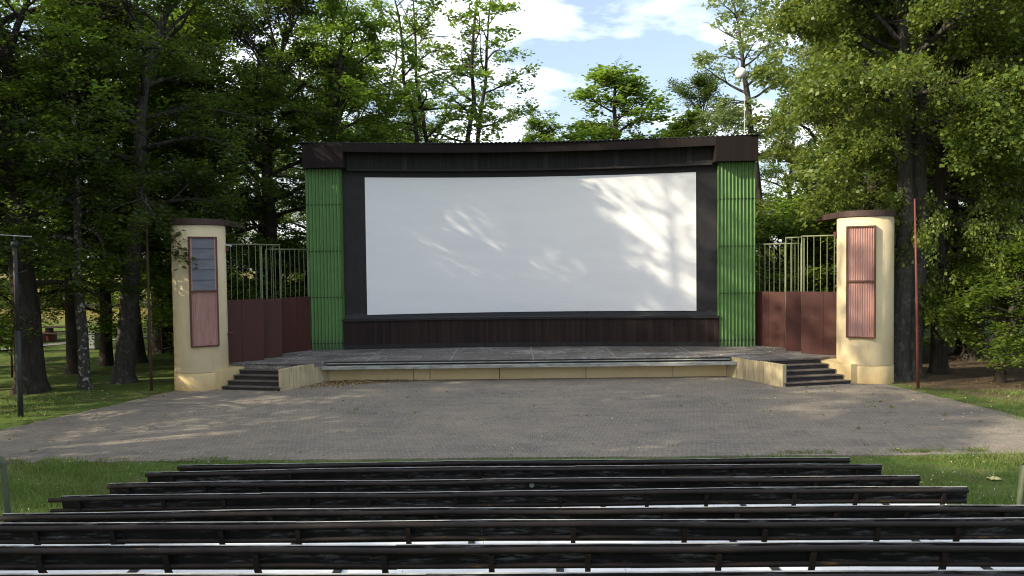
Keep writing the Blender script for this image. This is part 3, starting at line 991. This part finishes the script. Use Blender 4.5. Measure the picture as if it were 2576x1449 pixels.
# handrails beside the benches
for sgn, px, lab in ((-1, 9, 'bent green pipe handrail at the left end of the benches'), (1, 2573, 'dark pipe handrail at the right end of the benches')):
    Y = 8.9; X = at(px, 1200, Y).x
    t = empty('handrail', (X, Y, gz(X, Y))); tag(t, lab, 'handrail', 'handrails beside the benches')
    zt = at(px, 1146, Y).z - gz(X, Y)
    rr = .035
    pts = [(.06 * -sgn, 0, -.1), (.03 * -sgn, 0, zt * .5), (0, 0, zt - .12), (sgn * .03, 0, zt - .04), (sgn * .10, 0, zt), (sgn * 1.2, .05, zt + .02), (sgn * 1.28, .05, zt - .06), (sgn * 1.3, .05, -.1)]
    MB().tube(pts, rr, 10).build('pipe', M['rail'], t)
    MB().tube([(sgn * .0, 0, zt * .3), (sgn * 1.28, .05, zt * .3)], rr * .7, 8).build('cross_pipe', M['rail'], t)

# ------------------------------------------------------------------ trees
def unit(a):
    return a / (np.linalg.norm(a, axis=-1, keepdims=True) + 1e-9)


def np_tubes(branches):
    """branches: list of (pts[n,3], rad[n], sides) -> verts, faces arrays"""
    V = []; Fq = []; base = 0
    for pts, rad, n in branches:
        k = len(pts)
        d = np.gradient(pts, axis=0); d = unit(d)
        ref = np.where(np.abs(d[:, 2:3]) < .9, np.array([[0, 0, 1.]]), np.array([[1., 0, 0]]))
        a = unit(np.cross(d, ref)); b = np.cross(d, a)
        th = np.arange(n) * 2 * np.pi / n
        ring = pts[:, None, :] + rad[:, None, None] * (a[:, None, :] * np.cos(th)[None, :, None] + b[:, None, :] * np.sin(th)[None, :, None])
        V.append(ring.reshape(-1, 3))
        i = np.arange(k - 1)[:, None] * n; j = np.arange(n)[None, :]; j2 = (j + 1) % n
        q = np.stack([i + j, i + j2, i + n + j2, i + n + j], -1).reshape(-1, 4) + base
        Fq.append(q); base += k * n
    return np.concatenate(V), np.concatenate(Fq)


def quad_mesh(name, V, Fq, mat, smooth):
    me = bpy.data.meshes.new(name)
    me.vertices.add(len(V)); me.vertices.foreach_set('co', V.astype(np.float32).ravel())
    me.loops.add(Fq.size); me.loops.foreach_set('vertex_index', Fq.astype(np.int32).ravel())
    me.polygons.add(len(Fq)); me.polygons.foreach_set('loop_start', np.arange(0, Fq.size, 4, dtype=np.int32))
    if smooth: me.polygons.foreach_set('use_smooth', np.ones(len(Fq), bool))
    me.materials.append(mat); me.update(calc_edges=True); me.validate()
    return me


def path(rg, p, d, length, n, wob, grav=0.0, up=0.0):
    pts = [p]; d = d / np.linalg.norm(d); st = length / n
    for i in range(n):
        d = d + rg.normal(0, wob, 3) + np.array([0, 0, up - grav * (i / n)])
        d = d / np.linalg.norm(d)
        pts.append(pts[-1] + d * st)
    return np.array(pts)


def make_leaves(rg, P, n_each, sig, size, tilt, droop):
    n = len(P) * n_each
    sz = np.repeat(rg.uniform(.7, 1.25, len(P)), n_each)[:, None]
    c = np.repeat(P, n_each, 0) + rg.normal(0, 1, (n, 3)) * np.array(sig)
    nrm = unit(rg.normal(0, 1, (n, 3)) * tilt + np.array([0, 0, 1.0]))
    a = rg.uniform(0, 2 * np.pi, n)
    dirv = np.stack([np.cos(a), np.sin(a), -droop * rg.uniform(.3, 1.4, n)], -1)
    dirv = unit(dirv - nrm * np.sum(dirv * nrm, -1, keepdims=True) * (1 - min(1, droop)))
    side = unit(np.cross(nrm, dirv)); nn = np.cross(dirv, side)
    L = size * sz * rg.uniform(.6, 1.3, n)[:, None]; W = L * rg.uniform(.34, .46, n)[:, None]
    b0 = c - dirv * L * .5
    v0 = b0; v1 = b0 + dirv * L * .42 + side * W + nn * L * .10; v2 = b0 + dirv * L; v3 = b0 + dirv * L * .42 - side * W + nn * L * .10
    V = np.stack([v0, v1, v2, v3], 1).reshape(-1, 3)
    Fq = np.arange(n * 4).reshape(-1, 4)
    return V, Fq


def gen_tree(seed, H=20, r0=.35, cb=4.0, CR=5.0, limbs=26, subs=7, twigs=5, lpt=14, leaf=.17, sig=(.22, .22, .11), tilt=.45,
             droop=.25, lean=(0, 0), low_drop=.35, stems=1, profile='oval', gap=.28, bark='bark', leafm='leaf_mid', spread=.0, trunk_frac=.9, fork=None):
    rg = np.random.default_rng(seed)
    br = []; tips = []; ph = rg.uniform(0, 6, 3); gth = -1.9 + 3.2 * gap
    stem_paths = []
    for s in range(stems):
        if stems == 1:
            n = 14
            z = np.linspace(0, H * trunk_frac, n)
            wob = np.cumsum(rg.normal(0, .10 + .16 * (1 - trunk_frac) / .3 * (trunk_frac < .85), (n, 2)), 0) * (np.linspace(0, 1, n)[:, None])
            pts = np.concatenate([wob + np.array(lean)[None] * (z[:, None] / H), z[:, None]], 1)
            rad = r0 * (1 - z / (H * trunk_frac)) ** .75 + .02
            # flare
            pts = np.concatenate([[pts[0] + [0, 0, -.3]], [pts[0]], [pts[0] * .7 + pts[1] * .3 * 0 + np.array([0, 0, .35])], pts[1:]])
            rad = np.concatenate([[r0 * 1.75], [r0 * 1.45], [r0 * 1.12], rad[1:]])
            br.append((pts, rad, 14)); stem_paths.append((pts, rad))
        else:
            a = 2 * np.pi * s / stems + rg.uniform(-.4, .4)
            z = np.linspace(0, H * trunk_frac * rg.uniform(.85, 1), 12)
            out_ = spread * (z / H) ** 1.05
            pts = np.stack([np.cos(a) * (.12 + out_) + lean[0] * z / H, np.sin(a) * (.12 + out_) + lean[1] * z / H, z], 1)
            pts[:, :2] += np.cumsum(rg.normal(0, .17, (12, 2)), 0)
            rad = r0 * .6 * (1 - z / z[-1]) ** .8 + .02
            br.append((pts, rad, 9)); stem_paths.append((pts, rad))
    nl = limbs
    for i in range(nl):
        pts, rad = stem_paths[i % len(stem_paths)]
        f = (i + .5) / nl
        zz = cb + (H * trunk_frac * .98 - cb) * f ** .95
        zz = min(zz, pts[-1, 2] - .05)
        k = np.searchsorted(pts[:, 2], zz); k = min(max(k, 1), len(pts) - 1)
        t = (zz - pts[k - 1, 2]) / (pts[k, 2] - pts[k - 1, 2] + 1e-6)
        p = pts[k - 1] * (1 - t) + pts[k] * t
        rr = (rad[k - 1] * (1 - t) + rad[k] * t)
        if profile == 'oval': pr = (math.sin(math.pi * min(1, .18 + f * .82)) ** .55) * (1 - .25 * f * (trunk_frac > .85))
        elif profile == 'pear': pr = 1.18 if f < .3 else .78 - .35 * (f - .3)
        elif profile == 'cone': pr = (1 - f) ** .7 * .95 + .12
        else: pr = .55 + .45 * math.sin(math.pi * (f * .9 + .05))
        ln = CR * max(.25, pr) * rg.uniform(.75, 1.12)
        az = i * 2.39996 + rg.uniform(-.35, .35)
        el = (-.05 + f * (1.0 if trunk_frac > .85 else 1.3)) * rg.uniform(.7, 1.2)
        d = np.array([math.cos(az) * math.cos(el), math.sin(az) * math.cos(el), math.sin(el)])
        lp = path(rg, p, d, ln, 9, .13, low_drop * (1 - f) + .05, .05)
        lr = min(rr * .55, .035 + ln * .016) * (1 - np.linspace(0, 1, 10)) ** .8 + .008
        br.append((lp, lr, 6))
        ns = max(3, int(subs * (.5 + .6 * ln / CR)))
        for j in range(ns):
            g = .22 + .78 * (j + rg.uniform(0, .8)) / ns
            g = min(g, .99)
            ki = int(g * 9); q = lp[ki] + (lp[min(ki + 1, 9)] - lp[ki]) * (g * 9 - ki)
            td = unit(lp[min(ki + 1, 9)] - lp[max(ki - 1, 0)])
            sd = (1 if j % 2 else -1) * rg.uniform(.5, 1.15)
            c_, s_ = math.cos(sd), math.sin(sd)
            d2 = np.array([td[0] * c_ - td[1] * s_, td[0] * s_ + td[1] * c_, td[2] * .6 + rg.uniform(-.25, .35)])
            l2 = (ln * rg.uniform(.24, .42) * (1.25 - .6 * g)) + .35
            sp_ = path(rg, q, d2, l2, 5, .16, .25, .02)
            br.append((sp_, np.linspace(max(.008, lr[ki] * .5), .006, 6), 4))
            for w_ in range(twigs):
                h = .25 + .75 * (w_ + rg.uniform(0, 1)) / twigs
                ki2 = min(int(h * 5), 4); q2 = sp_[ki2] + (sp_[ki2 + 1] - sp_[ki2]) * (h * 5 - ki2)
                d3 = unit(sp_[ki2 + 1] - sp_[ki2]) + rg.normal(0, .6, 3) * np.array([1, 1, .5])
                tw = path(rg, q2, d3, rg.uniform(.3, .75), 3, .2, .2)
                br.append((tw, np.array([.007, .006, .005, .003]), 3))
                q3 = tw[1] * np.array([1.15, 1.15, 1.9]) + ph
                if math.sin(q3[0] + 1.7 * math.sin(q3[1])) + math.sin(q3[1] + 1.3 * math.sin(q3[2])) + math.sin(q3[2] + q3[0] * .7) > gth:
                    tips.append(tw[1:])
        tips.append(lp[-2:])
    tips = np.concatenate(tips)
    V, Fq = np_tubes(br)
    tm = quad_mesh('trunk', V, Fq, M[bark], True)
    LV, LF = make_leaves(rg, tips, lpt, sig, leaf, tilt, droop)
    lo = LV.reshape(-1, 4, 3)[:, :, 2].min(1) > .25
    LV = LV.reshape(-1, 4, 3)[lo].reshape(-1, 3); LF = np.arange(len(LV)).reshape(-1, 4)
    cm = quad_mesh('crown', LV, LF, M[leafm], False)
    return tm, cm


TREES = 0
def place(proto, x, y, rz, sc, label, group=None, cat='tree', z=None, name='tree', parts=('trunk', 'crown')):
    global TREES
    TREES += 1
    if not hasattr(sc, '__len__'): sc = (sc, sc, sc)
    t = empty(name, (x, y, gz(x, y) if z is None else z), rz); t.scale = sc
    tag(t, label, cat, group)
    for nm, me in zip(parts, proto):
        o = bpy.data.objects.new(nm, me); COL.objects.link(o); o.parent = t
    return t


P = {}
# wood trees with dark dense layered foliage and low drooping limbs
P['wood1'] = gen_tree(11, H=23, trunk_frac=.72, r0=.40, cb=3.2, CR=5.2, limbs=34, subs=8, twigs=5, lpt=15, leaf=.145, leafm='leaf_dark', low_drop=.42, gap=.42)
P['wood2'] = gen_tree(12, H=21, trunk_frac=.72, r0=.30, cb=2.6, CR=4.6, limbs=32, subs=8, twigs=5, lpt=15, leaf=.14, leafm='leaf_mid', low_drop=.45, gap=.38)
P['wood3'] = gen_tree(13, H=24, trunk_frac=.72, r0=.33, cb=6.0, CR=4.8, limbs=28, subs=8, twigs=5, lpt=15, leaf=.145, leafm='leaf_dark', lean=(1.6, 0), bark='bark_grey')
P['birch'] = gen_tree(14, H=14, r0=.17, cb=4.5, CR=3.0, limbs=22, subs=6, twigs=4, lpt=11, leaf=.14, leafm='leaf_mid', bark='bark_birch')
P['linden1'] = gen_tree(21, H=24, trunk_frac=.72, r0=.42, cb=3.6, CR=5.4, limbs=36, subs=8, twigs=5, lpt=21, leaf=.15, gap=.36, tilt=.8, droop=.8, leafm='leaf_linden', low_drop=.5, sig=(.2, .2, .16))
P['linden2'] = gen_tree(22, H=22, trunk_frac=.72, r0=.34, cb=3.0, CR=5.0, limbs=34, subs=8, twigs=5, lpt=18, leaf=.15, gap=.4, tilt=.7, droop=.7, leafm='leaf_linden', low_drop=.5, bark='bark_grey')
P['airy'] = gen_tree(31, H=22, r0=.34, cb=9.6, CR=5.0, limbs=46, subs=7, twigs=4, lpt=8, leaf=.215, leafm='leaf_mid', stems=4, spread=3.8, low_drop=.16, gap=.38, profile='pear', sig=(.2, .2, .1), trunk_frac=.95)
P['linden_hi'] = gen_tree(23, H=25, trunk_frac=.72, r0=.36, cb=8.0, CR=4.8, limbs=34, subs=8, twigs=5, lpt=21, leaf=.15, gap=.36, tilt=.8, droop=.8, leafm='leaf_linden', low_drop=.3, sig=(.2, .2, .16), bark='bark_grey')
P['thin'] = gen_tree(37, H=25, r0=.3, cb=9, CR=4.6, limbs=34, subs=6, twigs=4, lpt=3, leaf=.2, leafm='leaf_mid', low_drop=.15, gap=.46)  # sparse crown shaped to let sun flecks through, for the added shade row
P['pale'] = gen_tree(33, H=21, r0=.30, cb=9.5, CR=3.6, limbs=24, subs=6, twigs=4, lpt=5, leaf=.22, leafm='leaf_pale', lean=(-2.4, 0), low_drop=.2, tilt=.8, bark='bark_grey')
P['maple'] = gen_tree(34, H=16, r0=.25, cb=5.0, CR=3.3, limbs=30, subs=7, twigs=4, lpt=9, leaf=.21, leafm='leaf_mid', profile='cone', low_drop=.15)
P['bush'] = gen_tree(41, H=5.0, r0=.09, cb=.7, CR=2.3, limbs=20, subs=6, twigs=4, lpt=13, leaf=.15, leafm='leaf_mid', low_drop=.35, sig=(.18, .18, .1))
P['sapling'] = gen_tree(43, H=3.9, r0=.13, cb=1.5, CR=2.0, limbs=16, subs=6, twigs=4, lpt=14, leaf=.13, leafm='leaf_mid', low_drop=.4, sig=(.16, .16, .08))
P['lean'] = gen_tree(35, H=19, r0=.30, cb=7.5, CR=4.4, limbs=26, subs=7, twigs=5, lpt=8, leaf=.18, leafm='leaf_mid', lean=(3.6, 0), low_drop=.15)

wg = 'trees of the wood left of the stage'
def pg(kind, px, py, rz, sc, label, group, **k):
    g = gnd(px, py); return place(P[kind], g.x, g.y, rz, sc, label, group, **k)

# --- left wood, trunks one can tell apart
pg('wood1', 78, 985, .4, 1.05, 'thick dark trunk tree with flared foot behind the lamp post', wg)
pg('wood2', 192, 938, 2.0, 1.0, 'dark tree right behind the speckled trunk on the left lawn', wg)
pg('birch', 214, 978, 1.0, 1.0, 'slim tree with a pale speckled trunk near the waste bin', wg)
pg('wood3', 312, 962, .0, 1.0, 'grey trunked tree leaning right between the bin and the left tower', wg)
pg('wood2', 268, 918, 3.4, .8, 'slender dark trunk tree right of the pale waste bin', wg)
pg('wood3', 348, 912, 3.9, .85, 'slender dark trunk tree just right of the leaning grey trunk', wg)
pg('wood1', 410, 886, 1.4, 1.05, 'broad footed tree beside the left tower, farther back on the lawn', wg)
# --- behind the left tower and left wing
for (x, y, k, rz, s_) in [(-14.2, 33.5, 'wood2', .7, .95), (-11.6, 36.5, 'wood1', 2.6, 1.0), (-15.5, 39.0, 'wood3', 4.4, 1.0), (-9.3, 40.0, 'wood2', 5.2, .95)]:
    place(P[k], x, y, rz, s_, 'dark leafy tree in the wood behind the left tower and folding panels', 'trees behind the left folding panels')
# --- off to the left, trees added and thinned to shade court, benches and screen
sh = [(-19, 20, 'wood2', 1.4, .97), (-17.5, 14.5, 'lean', 2.7, .95), (-24, 23.5, 'lean', 1.2, 1.0), (-22, 16, 'thin', 2.2, .95), (-20.5, 20.5, 'thin', 2.1, 1.06), (-20.5, 13.2, 'thin', 2.9, 1.03), (-20, 7.5, 'lean', 1.1, 1.05), (-23, 11.5, 'wood2', 3.9, 1.12), (-27.5, 18, 'thin', 3.1, 1.0), (-19.5, 10.5, 'lean', 4.4, 1.0),
      (-25, 9, 'lean', 5.0, 1.05), (-18.5, 4, 'wood1', .9, .95), (-23.5, 1.5, 'wood2', 1.9, 1.05), (-17.5, -3, 'wood3', 2.9, 1.0), (-22, -6, 'wood1', 3.7, 1.0), (-29, 26, 'wood3', .5, 1.0), (-18.5, 25, 'wood2', 5.9, .74)]
for (x, y, k, rz, s_) in sh:
    place(P[k], x, y, rz, s_, 'tall leafy tree added to cast shade left of the paved court', 'trees added for shade left of the court')
# --- mid and far wood on the left
fl = [(-23, 31, 'wood2', .3, .95), (-27, 36, 'wood1', 1.3, 1.0), (-20, 44, 'wood2', 2.3, 1.0), (-31, 45, 'wood3', 3.3, 1.0), (-37, 40, 'wood1', 4.3, 1.0)]
for (x, y, k, rz, s_) in fl:
    place(P[k], x, y, rz, s_, 'tall dark tree deep in the wood on the left', 'trees deep in the left wood')
ff = [(-52, 62), (-45, 60), (-38, 63), (-32, 60), (-26, 63), (-20, 60), (-14, 57), (-8, 60)]
for i, (x, y) in enumerate(ff):
    place(P[('wood1', 'wood2')[i % 2]], x, y, i * 1.7, 1.05, 'distant dark tree at the far edge of the left lawn', 'distant trees past the left lawn')
for i, (x, y) in enumerate([(-50, 57), (-44.5, 57.5), (-40, 57), (-35, 57.5), (-30.5, 57), (-26, 57), (-21, 56), (-16.5, 55), (-12, 52), (-9.5, 44), (-12.5, 31.5), (-10.2, 34.0), (-8.6, 36.5), (-12.6, 39), (-10.8, 42), (-15, 45)]):
    place(P['bush'], x, y, i * 2.1, random.uniform(.8, 1.15), 'dark shrub in the far hedge of the left lawn', 'shrubs edging the left lawn', 'shrub', name='shrub')
# --- behind the screen
p = at(812, 358, 37); place(P['lean'], p.x - 1.4, 37, .05, 1.0, 'tree leaning right above the left end of the roof', 'trees showing above the roof')
p = at(880, 300, 46); place(P['airy'], p.x, 46, 1.3, .9, 'airy bright tree between the dark wood and the tall many-stemmed tree', 'trees showing above the roof')
p = at(1118, 358, 42); place(P['airy'], p.x + .3, 42, .35, 1.0, 'tall many-stemmed airy tree rising above the middle of the roof', 'trees showing above the roof')
p = at(1560, 358, 50); place(P['maple'], p.x, 50, .8, (1.55, 1.55, 1.16), 'pointed leafy tree above the right half of the roof against open sky', 'trees showing above the roof')
p = at(1370, 358, 52); place(P['maple'], p.x, 52, 2.1, (.9, .9, .95), 'small leafy treetop peeping over the middle of the roof', 'trees showing above the roof')
p = at(1720, 358, 46); place(P['maple'], p.x, 46, 4.0, (.8, .8, .9), 'leafy treetop below the pale leaning tree near the roof', 'trees showing above the roof')
p = at(1895, 340, 45); place(P['pale'], p.x + 1.2, 45, 0, 1.05, 'tall pale green tree leaning left beside the globe lamp', 'trees showing above the roof')
p = at(950, 358, 47); place(P['maple'], p.x, 47, 3.0, .78, 'bright leafy treetop above the left end of the roof', 'trees showing above the roof')
# --- right wood
rg_ = 'linden trees right of the stage'
place(P['linden1'], 16.2, 34.0, .3, 1.0, 'big sunlit linden rising behind the right folding panels', rg_)
pg('linden_hi', 2258, 952, 3.9, .95, 'dark trunk half hidden behind the sunlit tower', rg_)
pg('linden_hi', 2288, 948, 3.6, .97, 'straight grey trunked linden between the sunlit tower and the red pole', rg_)
pg('linden1', 2362, 938, 4.2, (.62, .62, 1.0), 'linden with a sun-flecked trunk just right of the red pole', rg_)
pg('sapling', 2516, 962, 1.1, 1.0, 'low dark-stemmed tree with drooping leaves near the right edge', rg_)
place(P['linden1'], 21.5, 26.0, 5.0, 1.0, 'leafy linden hanging into the right edge of the view', rg_)
pg('linden1', 2450, 903, 2.4, .9, 'dark leaning trunk on the far right lawn', rg_)
pg('linden2', 2425, 893, .4, .85, 'brown trunk on the lawn behind the low drooping branch', rg_)
pg('wood1', 2540, 880, 2.0, .9, 'broad footed trunk at the far right of the lawn', rg_)
for (x, y, k, rz, s_) in [(15.5, 39, 'linden2', 4.0, .95), (19, 39, 'linden1', 1.0, 1.0), (25, 36, 'linden2', 2.0, 1.0), (27, 44, 'linden1', 3.0, 1.0), (34, 42, 'wood1', 4.0, 1.0)]:
    place(P[k], x, y, rz, s_, 'leafy linden in the thick of the wood on the right', 'trees deep in the right wood')
for i, (x, y) in enumerate([(16, 58), (22, 60), (28, 58), (35, 61), (41, 57), (48, 60), (55, 58)]):
    place(P[('wood1', 'wood2')[i % 2]], x, y, i * 1.3, 1.0, 'distant dark tree at the far edge of the right lawn', 'distant trees past the right lawn')
for i, (x, y, s_) in enumerate([(11.2, 32.5, 1.1), (13.2, 31.6, 1.15), (15.2, 30.5, .9), (12.5, 34.5, 1.3)]):
    place(P['bush'], x, y, i * 1.9, s_, 'bright green shrub growing behind the right folding panels', 'shrubs behind the right panels', 'shrub', name='shrub')
for i, (x, y) in enumerate([(22, 52), (28, 53), (34, 52), (40, 53), (46, 54)]):
    place(P['bush'], x, y, i * 2.3, random.uniform(.9, 1.2), 'dark shrub in the far hedge of the right lawn', 'shrubs edging the right lawn', 'shrub', name='shrub')

# ------------------------------------------------------------------ grass and fallen leaves
def blades(name, regs, mat):
    Vs = []
    for (x0, x1, y0, y1, n, h) in regs:
        x = rng.uniform(x0, x1, n); y = rng.uniform(y0, y1, n)
        # tufted: keep more where a cheap wave field is high
        keep = (np.sin(x * 2.1 + np.sin(y * 1.7) * 2) + np.sin(y * 2.9 + x * .7) + rng.normal(0, 1.1, n)) > -1.0
        x = x[keep]; y = y[keep]; n = len(x)
        z = np.maximum(0, .16 * (13.3 - y)) - .01
        a = rng.uniform(0, 2 * np.pi, n); hh = h * rng.uniform(.4, 1.35, n) * (1 + .5 * np.sin(x * 1.3 + y * .9))
        wd = .006 + .004 * rng.random(n)
        lx = rng.normal(0, .5, n) * hh; ly = rng.normal(0, .5, n) * hh
        b0 = np.stack([x - np.cos(a) * wd, y - np.sin(a) * wd, z], 1); b1 = np.stack([x + np.cos(a) * wd, y + np.sin(a) * wd, z], 1)
        t0 = np.stack([x + lx - np.cos(a) * wd * .2, y + ly - np.sin(a) * wd * .2, z + hh], 1); t1 = np.stack([x + lx + np.cos(a) * wd * .2, y + ly + np.sin(a) * wd * .2, z + hh], 1)
        Vs.append(np.stack([b0, b1, t1, t0], 1).reshape(-1, 3))
    V = np.concatenate(Vs)
    o = bpy.data.objects.new(name, quad_mesh(name, V, np.arange(len(V)).reshape(-1, 4), mat, False)); COL.objects.link(o)
    return o


M['grassblade'] = m_leaf('grass_blade', C(.055, .105, .018), C(.13, .20, .04), C(.17, .28, .05), .35, .5, True)
o = blades('grass', [(-11.5, -4.6, 8.0, 15.72, 60000, .085), (4.6, 11.5, 8.0, 15.55, 60000, .085), (-5, 5, 12.3, 15.7, 20000, .06),
                     (12.6, 16.5, 18.0, 23.0, 9000, .07), (-18, -13.2, 18.0, 24.0, 12000, .055)], M['grassblade'])
tag(o, 'short green grass growing round the benches', 'grass', kind='stuff')
wr = []
for k in range(70):
    wx, wy = (random.uniform(5.5, 12.0), random.uniform(18, 24)) if k % 2 else (random.uniform(-12.5, 12), random.uniform(15.8, 24))
    q_ = random.uniform(.04, .13); wr.append((wx - q_, wx + q_, wy - q_, wy + q_, random.randint(8, 26), .05))
for k in range(90):
    wx = random.choice((-1, 1)) * random.uniform(5.6, 13.5); q_ = random.uniform(.08, .3); wr.append((wx - q_, wx + q_, 15.72, 15.85 + random.uniform(0, .25), random.randint(20, 60), .06))
o = blades('weeds', wr, M['grassblade'])
o.location.z = .03
tag(o, 'small green weeds sprouting between the paving blocks', 'weeds', kind='stuff')


def litter(name, regs, size, mats):
    Vs = []; mi = []
    for (kind, a, b_, n, z) in regs:
        if kind == 'u': x = rng.uniform(a[0], a[1], n); y = rng.uniform(b_[0], b_[1], n)
        else: x = rng.normal(a[0], a[1], n); y = rng.normal(b_[0], b_[1], n)
        th = rng.uniform(0, 6.28, n); s = size * rng.uniform(.5, 1.3, n)
        zz = z + rng.uniform(.004, .03, n) + np.maximum(0, .16 * (13.3 - y))
        cs, sn = np.cos(th), np.sin(th)
        q = []
        for (u, v_, dz) in ((-1, 0, 0), (0, -.55, .018), (1, 0, .006), (0, .55, .02)):
            q.append(np.stack([x + (u * cs - v_ * sn) * s, y + (u * sn + v_ * cs) * s, zz + dz * rng.uniform(.2, 1.4, n)], 1))
        Vs.append(np.stack(q, 1).reshape(-1, 3))
    V = np.concatenate(Vs)
    me = quad_mesh(name, V, np.arange(len(V)).reshape(-1, 4), mats[0], False)
    o = bpy.data.objects.new(name, me); COL.objects.link(o)
    for mt in mats[1:]: me.materials.append(mt)
    me.polygons.foreach_set('material_index', rng.integers(0, len(mats), len(V) // 4).astype(np.int32))
    return o


o = litter('fallen_leaves', [('u', (-12.5, 12.8), (15.8, 26), 420, .03), ('n', (-5.7, .6), (25.9, .25), 700, .03), ('n', (-6.3, .5), (25.3, .3), 250, .03), ('n', (-4.4, .8), (26.2, .15), 260, .03),
                             ('u', (-9, 10), (26.3, 29), 260, ST), ('u', (-18, -12), (18, 25), 350, .0), ('u', (12, 18), (18, 25), 350, 0),
                             ('u', (-12, -6.3), (8, 15.6), 60, .03), ('u', (6, 12), (8, 15.5), 90, .03)], .035, [M['dryleaf'], M['dryleaf'], M['yleaf']])
tag(o, 'dry fallen leaves scattered over the paving and grass', 'fallen leaves', kind='stuff')
M['clover'] = basic('clover_white', C(.55, .55, .5), C(.75, .75, .7), 30, .8)
o = litter('clover_flowers', [('u', (-12, -6.0), (8.5, 15.6), 150, .05), ('u', (6.0, 12), (8.5, 15.4), 260, .05)], .016, [M['clover']])
tag(o, 'tiny white clover flowers dotted over the grass', 'clover flowers', kind='stuff')
g = gnd(2500, 1192, .12)
b = MB(); vs = []; fs = []
for i in range(7):
    for j in range(7):
        u, v_ = (i - 3) / 3, (j - 3) / 3
        r2 = max(abs(u), abs(v_)) + .2 * math.sin(3 * math.atan2(v_, u))
        vs.append((u * .1, v_ * .08, .05 - .045 * min(1, r2) + random.uniform(-.008, .012)))
fs = [(i * 7 + j, (i + 1) * 7 + j, (i + 1) * 7 + j + 1, i * 7 + j + 1) for i in range(6) for j in range(6)]
b.add(vs, fs, 0, True); o = b.build('crumpled_leaf', M['yleaf'])
md = o.modifiers.new('thickness', 'SOLIDIFY'); md.thickness = .004
o.location = (g.x, g.y, gz(g.x, g.y) + .03)
tag(o, 'large pale yellow crumpled leaf lying on the right grass', 'leaf')
